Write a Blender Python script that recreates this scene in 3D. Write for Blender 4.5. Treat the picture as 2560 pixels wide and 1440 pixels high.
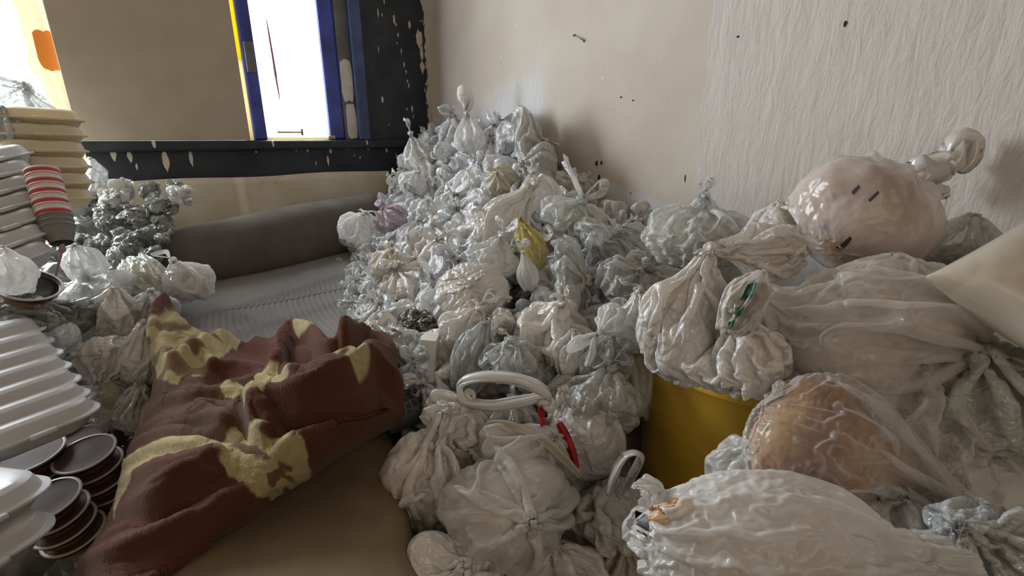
import bpy, math, random
import numpy as np
from mathutils import Vector, Matrix
for o in list(bpy.data.objects): bpy.data.objects.remove(o, do_unlink=True)
C = bpy.context.scene.collection
sc = bpy.context.scene
random.seed(5)
# ---------------- camera ----------------
FP = 1200.0; YAW = math.radians(38); TH = math.radians(17.5); CAMZ = 1.30
_fh = np.array([math.sin(YAW), math.cos(YAW), 0]); _r = np.array([math.cos(YAW), -math.sin(YAW), 0])
_f = _fh * math.cos(TH) + np.array([0, 0, -math.sin(TH)]); _u = np.cross(_r, _f); O3 = np.array([0, 0, CAMZ])
cd = bpy.data.cameras.new('camera'); cam = bpy.data.objects.new('camera', cd); C.objects.link(cam)
cd.sensor_width = 36; cd.lens = FP / 2560 * 36; cd.clip_start = 0.02
cam.matrix_world = Matrix(((_r[0], _u[0], -_f[0], 0), (_r[1], _u[1], -_f[1], 0), (_r[2], _u[2], -_f[2], CAMZ), (0, 0, 0, 1)))
sc.camera = cam
# ---------------- sky ----------------
w = bpy.data.worlds.new('sky'); sc.world = w; w.use_nodes = True
nt = w.node_tree; bg = nt.nodes['Background']
tc = nt.nodes.new('ShaderNodeTexCoord'); sx = nt.nodes.new('ShaderNodeSeparateXYZ')
mr = nt.nodes.new('ShaderNodeMapRange'); mr.inputs[1].default_value = -0.2; mr.inputs[2].default_value = 0.35
mr.inputs[3].default_value = 0; mr.inputs[4].default_value = 1
mc = nt.nodes.new('ShaderNodeMix'); mc.data_type = 'RGBA'
mc.inputs[6].default_value = (1.0, 0.86, 0.68, 1); mc.inputs[7].default_value = (0.90, 0.96, 1.0, 1)
ms = nt.nodes.new('ShaderNodeMapRange'); ms.inputs[3].default_value = 0.20; ms.inputs[4].default_value = 5.0
nt.links.new(tc.outputs['Generated'], sx.inputs[0]); nt.links.new(sx.outputs['Y'], mr.inputs[0])
nt.links.new(mr.outputs[0], mc.inputs[0]); nt.links.new(mr.outputs[0], ms.inputs[0])
nt.links.new(mc.outputs[2], bg.inputs[0]); nt.links.new(ms.outputs[0], bg.inputs[1])
# ---------------- daylight coming through the windows, plus an added fill ----------------
def area(name, loc, tgt, sx_, sy_, e, col):
    l = bpy.data.lights.new(name, 'AREA'); l.shape = 'RECTANGLE'; l.size = sx_; l.size_y = sy_; l.energy = e; l.color = col
    o = bpy.data.objects.new(name, l); C.objects.link(o); o.location = loc
    o.rotation_euler = (Vector(tgt) - Vector(loc)).to_track_quat('-Z', 'Y').to_euler(); return o
area('daylight_tall_window', (-0.95, 3.05, 1.75), (-0.95, 0, 1.55), 1.5, 1.5, 105, (0.86, 0.93, 1.0))
area('daylight_narrow_window', (0.77, 3.05, 1.9), (0.77, 0, 1.2), 0.5, 1.1, 10, (0.92, 0.96, 1.0))
area('added_rear_fill', (-0.35, -1.5, 1.9), (0.9, 1.0, 0.7), 1.3, 1.2, 7, (1.0, 0.79, 0.58))  # warm fill lamp added behind the camera to lift the foreground, no visible source
sc.view_settings.view_transform = 'Standard'; sc.view_settings.look = 'None'; sc.view_settings.gamma = 1
sc.view_settings.use_curve_mapping = False; sc.view_settings.exposure = 0.15
sc.cycles.max_bounces = 6; sc.cycles.transparent_max_bounces = 9; sc.cycles.diffuse_bounces = 3; sc.cycles.adaptive_threshold = 0.04; sc.cycles.caustics_reflective = False
sc.cycles.sample_clamp_indirect = 4

# ---------------- pixel helpers (2560x1440 frame) ----------------
def ray(x, y): return _f + _r * (x - 1280) / FP + _u * (720 - y) / FP
def PD(x, y, d): return O3 + ray(x, y) * d
def PX(x, y, X): q = ray(x, y); return O3 + q * X / q[0]
def PY(x, y, Y): q = ray(x, y); return O3 + q * Y / q[1]
def PZ(x, y, z): q = ray(x, y); return O3 + q * (z - CAMZ) / q[2]
def cdir(a, b, c): return Vector(_r * a + _u * b - _f * c).normalized()   # right, up, towards the viewer
# ---------------- object helpers ----------------
def tag(o, label=None, cat=None, group=None, kind=None):
    if label: o['label'] = label
    if cat: o['category'] = cat
    if group: o['group'] = group
    if kind: o['kind'] = kind
    return o
def empty(name, loc=(0, 0, 0), rot=(0, 0, 0)):
    o = bpy.data.objects.new(name, None); o.empty_display_size = .05; C.objects.link(o); o.location = loc; o.rotation_euler = rot; return o
def link(name, me, parent=None, mat=None):
    if mat is not None and not me.materials: me.materials.append(mat)
    o = bpy.data.objects.new(name, me); C.objects.link(o)
    if parent is not None: o.parent = parent
    return o
def mesh_np(name, verts, faces, smooth=True, mat=None):
    me = bpy.data.meshes.new(name)
    me.from_pydata([tuple(v) for v in np.asarray(verts, float).reshape(-1, 3)], [], [tuple(int(i) for i in f) for f in faces])
    if smooth: me.polygons.foreach_set('use_smooth', [True] * len(me.polygons))
    if mat is not None: me.materials.append(mat)
    me.update(); return me
class MB:
    def __init__(s): s.v = []; s.f = []
    def add(s, v, f):
        n = len(s.v); s.v += [tuple(p) for p in v]; s.f += [tuple(int(i) + n for i in q) for q in f]
    def box(s, x0, x1, y0, y1, z0, z1):
        s.add([(x0,y0,z0),(x1,y0,z0),(x1,y1,z0),(x0,y1,z0),(x0,y0,z1),(x1,y0,z1),(x1,y1,z1),(x0,y1,z1)],
              [(0,3,2,1),(4,5,6,7),(0,1,5,4),(1,2,6,5),(2,3,7,6),(3,0,4,7)])
    def build(s, name, mat, parent=None, smooth=False, bevel=0):
        me = mesh_np(name, s.v, s.f, smooth, mat); o = link(name, me, parent)
        if bevel:
            b = o.modifiers.new('b', 'BEVEL'); b.width = bevel; b.segments = 2
        return o
def grid_faces(V, U, close=False):
    n = U if close else U - 1
    a = np.arange(V - 1)[:, None] * U + np.arange(n)[None, :]
    b = np.arange(V - 1)[:, None] * U + (np.arange(n)[None, :] + 1) % U
    return np.stack([a, a + U, b + U, b], -1).reshape(-1, 4)
def tube(path, rad, seg=10, squash=None, noise=0, rng=None, capped=True):
    """closed tube along a path; rad scalar or list; squash = (wide, thin) multipliers"""
    P = [Vector(p) for p in path]; n = len(P); vs = []; prev = None
    for i in range(n):
        t = (P[min(i + 1, n - 1)] - P[max(i - 1, 0)]).normalized()
        if prev is None: prev = t.orthogonal().normalized()
        a = (prev - t * prev.dot(t)).normalized(); prev = a; b = t.cross(a)
        r = rad[i] if hasattr(rad, '__len__') else rad
        sw, st = squash if squash else (1, 1)
        for k in range(seg):
            an = 2 * math.pi * k / seg; rr = r
            if noise: rr *= 1 + noise * (rng.random() - .5)
            vs.append(P[i] + a * math.cos(an) * rr * sw + b * math.sin(an) * rr * st)
    fs = [tuple(q) for q in grid_faces(n, seg, True)]
    if capped: fs += [tuple(range(seg)), tuple(range((n - 1) * seg, n * seg))[::-1]]
    return vs, fs
def spline(pts, n):
    pts = np.array(pts, float); m = len(pts)
    P = np.vstack([2 * pts[0] - pts[1], pts, 2 * pts[-1] - pts[-2]])
    out = []
    for t in np.linspace(0, m - 1 - 1e-6, n):
        i = int(t); u = t - i; a, b, c, d = P[i], P[i+1], P[i+2], P[i+3]
        out.append(.5 * ((2*b) + (-a + c) * u + (2*a - 5*b + 4*c - d) * u*u + (-a + 3*b - 3*c + d) * u**3))
    return np.array(out)
def fbm(P, seed=0, freq=3.0, octv=3):
    """cheap smooth pseudo noise, vectorised: warped sums of sines"""
    rng = np.random.RandomState(seed); P = np.asarray(P, float); s = np.zeros(P.shape[:-1]); a = 1.0
    for o in range(octv):
        for k in range(4):
            d = rng.randn(P.shape[-1]); d /= np.linalg.norm(d); s = s + a * np.sin((P @ d) * freq * (0.7 + .6 * rng.rand()) * 2 + rng.rand() * 6.28 + .8 * s)
        freq *= 2.1; a *= .5
    return s / 4
def crumple(P, seed, freq, n=9):
    """sharp folds: warped triangle waves"""
    rng = np.random.RandomState(seed); P = np.asarray(P, float); W = P + .25 / freq * np.stack([fbm(P, seed + j, freq * .5, 1) for j in range(P.shape[-1])], -1)
    s = np.zeros(P.shape[:-1])
    for k in range(n):
        d = rng.randn(P.shape[-1]); d /= np.linalg.norm(d); q = (W @ d) * freq * (.6 + 1.2 * rng.rand()) + rng.rand()
        s = s + np.abs((q % 1) * 2 - 1) * (.5 + rng.rand())
    return s / n * 2 - 1
def tps(pts):
    pts = np.array(pts, float); n = len(pts)
    def phi(r): return r * r * np.log(r + 1e-9)
    K = phi(np.linalg.norm(pts[:, None, :2] - pts[None, :, :2], axis=-1)) + np.eye(n) * 1e-3
    Pm = np.hstack([np.ones((n, 1)), pts[:, :2]]); A = np.zeros((n + 3, n + 3)); A[:n, :n] = K; A[:n, n:] = Pm; A[n:, :n] = Pm.T
    w_ = np.linalg.solve(A, np.concatenate([pts[:, 2], np.zeros(3)]))
    def f(X, Y):
        X = np.asarray(X, float); Y = np.asarray(Y, float)
        r = np.sqrt((X[..., None] - pts[:, 0]) ** 2 + (Y[..., None] - pts[:, 1]) ** 2)
        return phi(r) @ w_[:n] + w_[n] + w_[n + 1] * X + w_[n + 2] * Y
    return f
def inpoly(x, y, poly):
    x = np.asarray(x); y = np.asarray(y); ins = np.zeros(x.shape, bool); n = len(poly)
    for i in range(n):
        x0, y0 = poly[i]; x1, y1 = poly[(i + 1) % n]
        if y0 == y1: continue
        c = ((y0 > y) != (y1 > y)) & (x < (x1 - x0) * (y - y0) / (y1 - y0) + x0); ins ^= c
    return ins

# ---------------- materials ----------------
def M(name):
    m = bpy.data.materials.new(name); m.use_nodes = True; nt = m.node_tree; return m, nt, nt.nodes['Principled BSDF']
def nn(nt, t, **k):
    n = nt.nodes.new(t)
    for a, b in k.items(): setattr(n, a, b)
    return n
def mixc(nt, fac, a, b):
    m = nn(nt, 'ShaderNodeMix', data_type='RGBA')
    for i, v in ((0, fac), (6, a), (7, b)):
        if hasattr(v, 'links'): nt.links.new(v, m.inputs[i])
        else: m.inputs[i].default_value = v if i == 0 else (*v, 1)
    return m.outputs[2]
def ramp(nt, src, p0, p1, v0=0, v1=1):
    m = nn(nt, 'ShaderNodeMapRange'); nt.links.new(src, m.inputs[0])
    m.inputs[1].default_value = p0; m.inputs[2].default_value = p1; m.inputs[3].default_value = v0; m.inputs[4].default_value = v1; return m.outputs[0]
def noise(nt, vec, scale, detail=3, rough=.5, dist=0, mapscale=None):
    if mapscale:
        mp = nn(nt, 'ShaderNodeMapping'); mp.inputs['Scale'].default_value = mapscale; nt.links.new(vec, mp.inputs[0]); vec = mp.outputs[0]
    n = nn(nt, 'ShaderNodeTexNoise'); nt.links.new(vec, n.inputs['Vector']); n.inputs['Scale'].default_value = scale
    n.inputs['Detail'].default_value = detail; n.inputs['Roughness'].default_value = rough; n.inputs['Distortion'].default_value = dist; return n.outputs[0]
def bump(nt, h, strength, dist, bs, prev=None):
    b = nn(nt, 'ShaderNodeBump'); b.inputs['Strength'].default_value = strength; b.inputs['Distance'].default_value = dist
    nt.links.new(h, b.inputs['Height'])
    if prev: nt.links.new(prev, b.inputs['Normal'])
    if bs: nt.links.new(b.outputs[0], bs.inputs['Normal'])
    return b.outputs[0]
def plain(name, col, rough=.6, bumpscale=0, bs_=.2, var=0, spec=.5, metal=0, transl=0, dist=.003):
    m, nt, bs = M(name); tc = nn(nt, 'ShaderNodeTexCoord')
    bs.inputs['Base Color'].default_value = (*col, 1); bs.inputs['Roughness'].default_value = rough
    bs.inputs['Specular IOR Level'].default_value = spec; bs.inputs['Metallic'].default_value = metal
    cs = None
    if var:
        n = noise(nt, tc.outputs['Object'], 9, 4); k = ramp(nt, n, .35, .65)
        cs = mixc(nt, k, tuple(c * (1 - var) for c in col), tuple(min(1, c * (1 + var)) for c in col)); nt.links.new(cs, bs.inputs['Base Color'])
    if bumpscale: bump(nt, noise(nt, tc.outputs['Object'], bumpscale, 4), bs_, dist, bs)
    if transl:
        t = nn(nt, 'ShaderNodeBsdfTranslucent'); t.inputs[0].default_value = (*col, 1); mx = nn(nt, 'ShaderNodeMixShader'); mx.inputs[0].default_value = transl
        nt.links.new(bs.outputs[0], mx.inputs[1]); nt.links.new(t.outputs[0], mx.inputs[2]); nt.links.new(mx.outputs[0], nt.nodes['Material Output'].inputs[0])
    return m
def film(name, cA, cB, opac=.9, transl=.3, rough=.3, wr=14, bstr=.5, spec=.5, edge=.0, dirt=None):
    """thin crumpled polythene: diffuse + light passing through + sharp glints on creases"""
    m, nt, bs = M(name); tc = nn(nt, 'ShaderNodeTexCoord'); oi = nn(nt, 'ShaderNodeObjectInfo')
    base = mixc(nt, oi.outputs['Random'], cA, cB)
    if dirt:
        n = noise(nt, tc.outputs['Object'], 2.2, 3, .6); base = mixc(nt, ramp(nt, n, .5, .68, 0, .8), base, dirt); 
    nt.links.new(base, bs.inputs['Base Color']); bs.inputs['Roughness'].default_value = rough; bs.inputs['Specular IOR Level'].default_value = spec; bs.inputs['Coat Weight'].default_value = .45; bs.inputs['Coat Roughness'].default_value = .06
    def ridge(scale, det, dist):
        n_ = noise(nt, tc.outputs['Object'], scale, det, .45, dist); s1 = nn(nt, 'ShaderNodeMath', operation='SUBTRACT'); nt.links.new(n_, s1.inputs[0]); s1.inputs[1].default_value = .5
        s2 = nn(nt, 'ShaderNodeMath', operation='ABSOLUTE'); nt.links.new(s1.outputs[0], s2.inputs[0]); return s2.outputs[0]
    b1 = bump(nt, ridge(wr * .11, 1, .8), bstr, .30, None); b2 = bump(nt, ridge(wr * .33, 1.5, 1.2), bstr * .6, .09, bs, b1)
    t = nn(nt, 'ShaderNodeBsdfTranslucent'); nt.links.new(base, t.inputs[0]); nt.links.new(b2, t.inputs['Normal'])
    mx = nn(nt, 'ShaderNodeMixShader'); mx.inputs[0].default_value = transl; nt.links.new(bs.outputs[0], mx.inputs[1]); nt.links.new(t.outputs[0], mx.inputs[2])
    outp = mx.outputs[0]
    if opac < 1:
        tp = nn(nt, 'ShaderNodeBsdfTransparent'); m2 = nn(nt, 'ShaderNodeMixShader')
        lw = nn(nt, 'ShaderNodeLayerWeight'); lw.inputs[0].default_value = .35; nt.links.new(b2, lw.inputs['Normal'])
        fac = ramp(nt, lw.outputs['Facing'], 0, .8, opac, min(1, opac + edge)); nt.links.new(fac, m2.inputs[0])
        nt.links.new(tp.outputs[0], m2.inputs[1]); nt.links.new(outp, m2.inputs[2]); outp = m2.outputs[0]
    nt.links.new(outp, nt.nodes['Material Output'].inputs[0]); return m
F_WHITE = film('white_polythene', (.90,.93,.96), (.92,.92,.90), .97, .32, .17, 13, .34, spec=1)
F_WARM = film('warm_white_polythene', (.91,.88,.84), (.89,.87,.83), .96, .32, .16, 12, .28, spec=1)
F_MILK = film('milky_polythene', (.88,.87,.85), (.90,.89,.87), .60, .35, .18, 9, .20, edge=.35, spec=.8)
F_THIN = film('thin_milky_polythene', (.86,.82,.78), (.86,.82,.78), .40, .35, .15, 6, .15, edge=.5, spec=.9)
F_CLEAR = film('clear_polythene', (.80,.83,.82), (.84,.85,.83), .30, .3, .10, 12, .40, spec=1, edge=.6)
F_SMOOTH = film('smooth_clear_polythene', (.82,.81,.79), (.82,.81,.79), .13, .3, .08, 6, .18, spec=1, edge=.6)
F_GREY = film('grey_polythene', (.66,.69,.68), (.74,.74,.71), .70, .3, .12, 13, .42, spec=1, edge=.3)
F_CREAM = film('cream_polythene', (.78,.72,.60), (.74,.68,.56), .93, .3, .32, 7, .15)
F_DUSTY = film('dusty_clear_polythene', (.40,.42,.38), (.50,.51,.47), .5, .25, .12, 13, .45, spec=1, edge=.4)
F_DARK = film('dark_contents_polythene', (.10,.09,.085), (.24,.21,.16), 1, .0, .18, 13, .45, spec=.9)
F_YEL = film('yellow_polythene', (.80,.68,.26), (.80,.70,.34), .92, .3, .22, 12, .3)
F_PINK = film('rosy_polythene', (.70,.60,.66), (.72,.58,.64), .9, .3, .2, 14, .4)
def contents(name, a, b, scale=5, dark=(.06,.06,.05)):
    m, nt, bs = M(name); tc = nn(nt, 'ShaderNodeTexCoord'); n1 = noise(nt, tc.outputs['Object'], scale, 3, .6)
    c = mixc(nt, ramp(nt, n1, .4, .6), a, b); n2 = noise(nt, tc.outputs['Object'], scale * 1.9, 2, .5)
    c = mixc(nt, ramp(nt, n2, .62, .70), c, dark); nt.links.new(c, bs.inputs['Base Color']); bs.inputs['Roughness'].default_value = .7
    bump(nt, n1, .5, .05, bs); return m
K_PINK = contents('peelings_contents', (.36,.21,.14), (.52,.38,.29), 2.2, (.10,.08,.12))
K_GREEN = contents('leafy_contents', (.07,.12,.08), (.35,.28,.18), 3)
K_BROWN = contents('bread_contents', (.22,.09,.03), (.36,.21,.085), 1.6, (.16,.06,.02))
K_GREY = contents('grey_contents', (.40,.39,.35), (.55,.53,.48), 3, (.20,.19,.17))
K_DARKC = contents('dark_contents', (.12,.12,.10), (.28,.26,.20), 3)
K_WHITE = contents('pale_contents', (.62,.58,.52), (.5,.46,.42), 2, (.28,.25,.22))
K_ORANGE = contents('orange_contents', (.75,.42,.16), (.85,.65,.42), 4, (.6,.3,.1))
K_YELG = contents('yellow_green_contents', (.45,.40,.14), (.55,.50,.22), 4, (.2,.15,.05))
K_RED = contents('red_print_contents', (.50,.03,.03), (.45,.02,.03), 1, (.6,.5,.5))
# ---------------- plastic film simulation ----------------
def lumps_project(P, lumps):
    for c, r in lumps:
        q = (P - c) / r; d = np.linalg.norm(q, axis=-1, keepdims=True)
        P = np.where(d < 1.0, c + q / np.maximum(d, 1e-6) * r, P)
    return P
def bag_sim(seed, lumps, neck=1.45, U=84, V=52, excess=1.25, lexc=1.05, its=100, neck_r=0.09, pleat=1.0, seam=0.0, pull=0.0035):
    rng = np.random.RandomState(seed)
    lumps = [(np.array(c, float), np.array(r, float)) for c, r in lumps]
    t = np.linspace(0, 1, V); ph = t ** 0.85 * math.pi; R = 1.05
    z = np.cos(ph) * R; r = np.sin(ph) * R; w = np.clip(1 - t / 0.22, 0, 1)
    z = z + (neck - R) * w ** 1.6
    r = np.maximum(r * (1 - 0.45 * w), neck_r) * (t < 0.985) + 0.01 * (t >= 0.985)
    th = np.linspace(0, 2 * math.pi, U, endpoint=False); g = np.zeros((V, U, 3))
    ks = rng.randint(5, 19, 9); am = rng.rand(9) / 3; pp = rng.rand(9) * 6.28; tw = rng.randn(9) * 0.9
    pl = sum(am[i] * np.cos(ks[i] * th[None, :] + pp[i] + tw[i] * t[:, None] * 2) for i in range(9))
    amp = pleat * (0.05 + 0.12 * np.exp(-((t - 0.2) / 0.22) ** 2))[:, None]
    rr = r[:, None] * (1 + amp * pl * 1.2)
    s_ = np.clip((t - .5) / .42, 0, 1); s_ = (s_ * s_ * (3 - 2 * s_) * seam)[:, None]; rx_ = rr * (1 - s_) + .96 * s_
    g[..., 0] = rx_ * np.cos(th); g[..., 1] = rr * np.sin(th); g[..., 2] = z[:, None]
    g += rng.randn(V, U, 3) * 0.006
    env = np.max([np.abs(c) + q for c, q in lumps], axis=0); g *= env
    base = np.linalg.norm(np.roll(g, -1, 1) - g, axis=-1).mean(1); mx = base.max()
    hor = np.maximum(base * excess, np.where(t < 0.55, mx * (0.55 + 0.45 * np.clip(t / 0.3, 0, 1)), 0) * pleat)
    hor[t > 0.9] = base[t > 0.9] * (1.15 if excess > 1 else excess); hor = hor[:, None]
    ver = np.linalg.norm(g[1:] - g[:-1], axis=-1).mean(1)[:, None] * lexc
    dg = np.sqrt(hor[:-1] ** 2 + ver ** 2); pin = g[0].copy(); cen = np.mean([c for c, _ in lumps], axis=0)
    X = g; Pv = g.copy()
    def con(A, B, L, k):
        d = B - A; l = np.maximum(np.linalg.norm(d, axis=-1), 1e-6); return d * ((l - L) / l * k * 0.5)[..., None]
    for it in range(its):
        vel = (X - Pv) * 0.85; Pv = X.copy(); inw = cen - X; inw /= np.maximum(np.linalg.norm(inw, axis=-1, keepdims=True), .05)
        X = X + vel + inw * pull
        for sub in range(3):
            for par in (0, 1):
                idx = np.arange(par, U, 2); jd = (idx + 1) % U; c = con(X[:, idx], X[:, jd], hor, 0.9); X[:, idx] += c; X[:, jd] -= c
            for par in (0, 1):
                ia = np.arange(par, V - 1, 2); c = con(X[ia], X[ia + 1], ver[ia], 0.9); X[ia] += c; X[ia + 1] -= c
            for sh in (1, -1):
                c = con(X[:-1], np.roll(X[1:], -sh, 1), dg, 0.3); X[:-1] += c * .6; X[1:] -= np.roll(c, sh, 1) * .6
            B = np.roll(X, -3, 1); c = con(X, B, hor * 2.75, 0.16); c = np.where((np.linalg.norm(B - X, axis=-1) < hor * 2.75)[..., None], c, 0); c[0:4] = 0
            X += c * .5; X -= np.roll(c, 3, 1) * .5
            c = con(X[:-3], X[3:], ver[:-2] * 2.7, 0.14); X[:-3] += c * .5; X[3:] -= c * .5
            X = lumps_project(X, lumps); X[0] = pin
    return X
def upsample(X):
    """one smooth doubling of a (V,U) grid, periodic in U"""
    a = (-np.roll(X, 1, 1) + 9 * X + 9 * np.roll(X, -1, 1) - np.roll(X, -2, 1)) / 16
    Y = np.empty((X.shape[0], X.shape[1] * 2, 3)); Y[:, 0::2] = X; Y[:, 1::2] = a
    P = np.vstack([Y[:1], Y, Y[-1:]]); m = (-P[:-3] + 9 * P[1:-2] + 9 * P[2:-1] - P[3:]) / 16
    Z = np.empty((Y.shape[0] * 2 - 1, Y.shape[1], 3)); Z[0::2] = Y; Z[1::2] = m; return Z
def bag_mesh(X): V, U = X.shape[:2]; return mesh_np('bag', X, grid_faces(V, U, True))
_r2 = random.Random(11)
def loop_mesh(seed, L=1.0, W=.35, wid=.16, droop=.15, open_=True):
    """crumpled ribbon: a carrier bag handle. Starts at the origin, leaves along +Z."""
    r = random.Random(seed); n = 30; path = []; rad = []
    ax = r.uniform(-.3, .3); tw = r.uniform(-.5, .5)
    for i in range(n):
        t = i / (n - 1); s = math.sin(math.pi * t)
        x = W * math.sin(2 * math.pi * t) * .6 + ax * s; z = L * s ** .8; y = -droop * s * s * L + tw * .2 * math.sin(2 * math.pi * t)
        path.append((x, y, z)); rad.append(wid * (.35 + .65 * math.sin(math.pi * t) ** .6))
    if not open_:
        path = path[:16]; rad = [wid * (.3 + 1.1 * (i / 15) ** 1.4) for i in range(16)]
    v, f = tube(path, rad, 14, squash=(1, .24)); v = np.array([tuple(p) for p in v]); V = len(path)
    g = v.reshape(V, 14, 3); rng = np.random.RandomState(seed)
    k = rng.randn(14, 3) * .20 * wid; g += k[None] * (.6 + .6 * np.sin(np.linspace(0, 9, V) + rng.rand() * 6))[:, None, None]
    g += np.stack([fbm(g, seed + j, 5, 2) for j in range(3)], -1) * .10 * wid
    return mesh_np('handle', g, f)
def knot_mesh(seed):
    """a small overhand knot of gathered film"""
    p = [((math.sin(t) + 2 * math.sin(2 * t)) * .05, (math.cos(t) - 2 * math.cos(2 * t)) * .05, -math.sin(3 * t) * .055) for t in np.linspace(0, 2 * math.pi, 49)]
    v, f = tube(p, .068, 10, capped=False); g = np.array([tuple(q) for q in v]).reshape(49, 10, 3); rng = np.random.RandomState(seed)
    g += (rng.randn(1, 10, 3) * .010); g += np.stack([fbm(g * 6, seed + j, 4, 2) for j in range(3)], -1) * .008
    return mesh_np('knot', g, f)
LOOPS = [loop_mesh(i, L=random.uniform(.55, .95), W=random.uniform(.25, .5), wid=random.uniform(.16, .27), droop=random.uniform(0, .4)) for i in range(7)]
TAILS = [loop_mesh(20 + i, L=.5, W=.1, wid=.14, droop=.2, open_=False) for i in range(3)]
KNOTS = [knot_mesh(i) for i in range(3)]
_variant = {}
def vmesh(me, mat):
    k = (me.name, mat.name)
    if k not in _variant:
        c = me.copy(); c.materials.clear(); c.materials.append(mat); _variant[k] = c
    return _variant[k]
def orient(d, roll=0):
    q = Vector(d).normalized().to_track_quat('Z', 'Y'); return (q.to_matrix() @ Matrix.Rotation(roll, 3, 'Z')).to_4x4()
def orient2(nd, roll=0):
    a, b_, c = nd; z = Vector(_r * a + _u * b_ - _f * c).normalized(); x0 = Vector(_r); x0 = x0 if abs(z.dot(x0)) < .75 else Vector(_u)
    x = (x0 - z * z.dot(x0)).normalized(); y = z.cross(x); return (Matrix((x, y, z)).transposed() @ Matrix.Rotation(roll, 3, 'Z')).to_4x4()
def lump_mesh(seed, lumps, shrink=.93):
    vs = []; fs = []
    for i, (c, r) in enumerate(lumps):
        U, V = 28, 18; th = np.linspace(0, 2 * math.pi, U, endpoint=False); ph = np.linspace(0.02, math.pi - .02, V)
        g = np.stack([np.sin(ph)[:, None] * np.cos(th), np.sin(ph)[:, None] * np.sin(th), np.cos(ph)[:, None] + 0 * th], -1)
        g = g * (shrink - .03 + .06 * np.clip(fbm(g, seed + i, 2.0, 2), -1, 1))[..., None]
        g = g * np.array(r) + np.array(c); n = len(vs) and sum(len(a) for a in vs); fs += [tuple(q + n) for q in grid_faces(V, U, True)]; vs.append(g.reshape(-1, 3))
    return mesh_np('contents', np.concatenate(vs), fs)
def add_top(root, neckz, mat, k, rnd, nl=2, Ls=1.0, scale=(1, 1, 1), tails=0, fan=None):
    kn = link('knot', vmesh(KNOTS[rnd.randrange(3)], mat), root); kn.location = (0, 0, neckz + .03); kn.scale = (1.05 * k / scale[0], 1.05 * k / scale[1], 1.05 * k / scale[2])
    for i in range(nl + tails):
        ms = (LOOPS if i < nl else TAILS); me = ms[rnd.randrange(len(ms))]
        h = link('handle', vmesh(me, mat), root); az = (i * math.pi if nl + tails == 2 else rnd.uniform(0, 6.28)) + rnd.uniform(-.6, .6); tilt = rnd.uniform(.35, 1.35) if fan is None else fan
        d = Vector((math.cos(az) * math.sin(tilt), math.sin(az) * math.sin(tilt), math.cos(tilt)))
        s = Ls * k * rnd.uniform(.8, 1.15); h.matrix_basis = Matrix.Translation((0, 0, neckz + .04)) @ Matrix.Diagonal((1 / scale[0], 1 / scale[1], 1 / scale[2], 1)) @ orient(d, rnd.uniform(0, 6.28)) @ Matrix.Scale(s, 4)
def RL(seed, n=5, r=.42, R=.52, core=.66):
    """one irregular core and a few lumps around it, filling the unit ball"""
    g = random.Random(seed); out = [((0, 0, -.05), (core * g.uniform(.9, 1.1), core * g.uniform(.85, 1.05), core * g.uniform(.8, 1)))]
    for i in range(n):
        d = Vector((g.gauss(0, 1), g.gauss(0, 1), g.gauss(0, .8) - .15)).normalized() * R; out.append(((d.x, d.y, d.z), (r * g.uniform(.75, 1.15), r * g.uniform(.75, 1.15), r * g.uniform(.75, 1.15))))
    e = np.max([np.abs(np.array(c)) + np.array(q) for c, q in out], axis=0); return [(tuple(np.array(c) / e), tuple(np.array(q) / e)) for c, q in out]
def big_bag(name, x, y, dep, rx, ry, rz, nd, label, cat='bag', mat=None, kmat=None, lumps=None, seed=0, excess=1.15, lexc=1.05, pleat=1.0, seam=.6, pull=.0007, neck=1.42,
            loops=2, Ls=1.0, tails=0, roll=0, k=1.0, group=None, fan=None, neck_r=.09, its=100, hi=True, shrink=.93, knot=True, U=84, V=52, pos=None, smooth=0):
    """a large bag: (x, y, dep) centre, radii in photo pixels at that distance, nd = way its neck points (right, up, nearer)"""
    s = dep / FP; lumps = lumps or RL(seed)
    X = bag_sim(seed, lumps, neck=neck, excess=excess, lexc=lexc, pleat=pleat, neck_r=neck_r, its=its, U=U, V=V, seam=seam, pull=pull)
    for _ in range(smooth): X[1:-1] = .5 * X[1:-1] + .125 * (X[:-2] + X[2:] + np.roll(X, 1, 1)[1:-1] + np.roll(X, -1, 1)[1:-1])
    if smooth: X = X * (1 + .060 * crumple(X, seed, .9, 6) + .014 * crumple(X, seed + 1, 3, 7))[..., None]
    if hi: X = upsample(X)
    env = np.max([np.abs(np.array(c)) + np.array(q) for c, q in lumps], axis=0); nz = neck * env[2]
    root = empty(name); d = cdir(*nd); sc3 = (rx * s, ry * s, rz * s)
    root.matrix_world = Matrix.Translation(pos if pos is not None else PD(x, y, dep)) @ orient2(nd, roll)
    S = Matrix.Diagonal((*sc3, 1))
    me = bag_mesh(X); b = link('film', me, root, mat or F_WARM); b.scale = sc3
    if kmat: c = link('contents', lump_mesh(seed, lumps, shrink), root, kmat); c.scale = sc3
    if knot:
        rnd = random.Random(seed + 99); m_ = (rx + ry) * .5 * s
        before = set(root.children)
        add_top(root, 0, mat or F_WARM, m_ * k, rnd, loops, Ls, (1, 1, 1), tails, fan)
        for ch in root.children:
            if ch not in before: ch.location = Vector(ch.location) + Vector((0, 0, nz * sc3[2] - .03 + .02 * m_))
    tag(root, label, cat, group); return root
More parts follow.
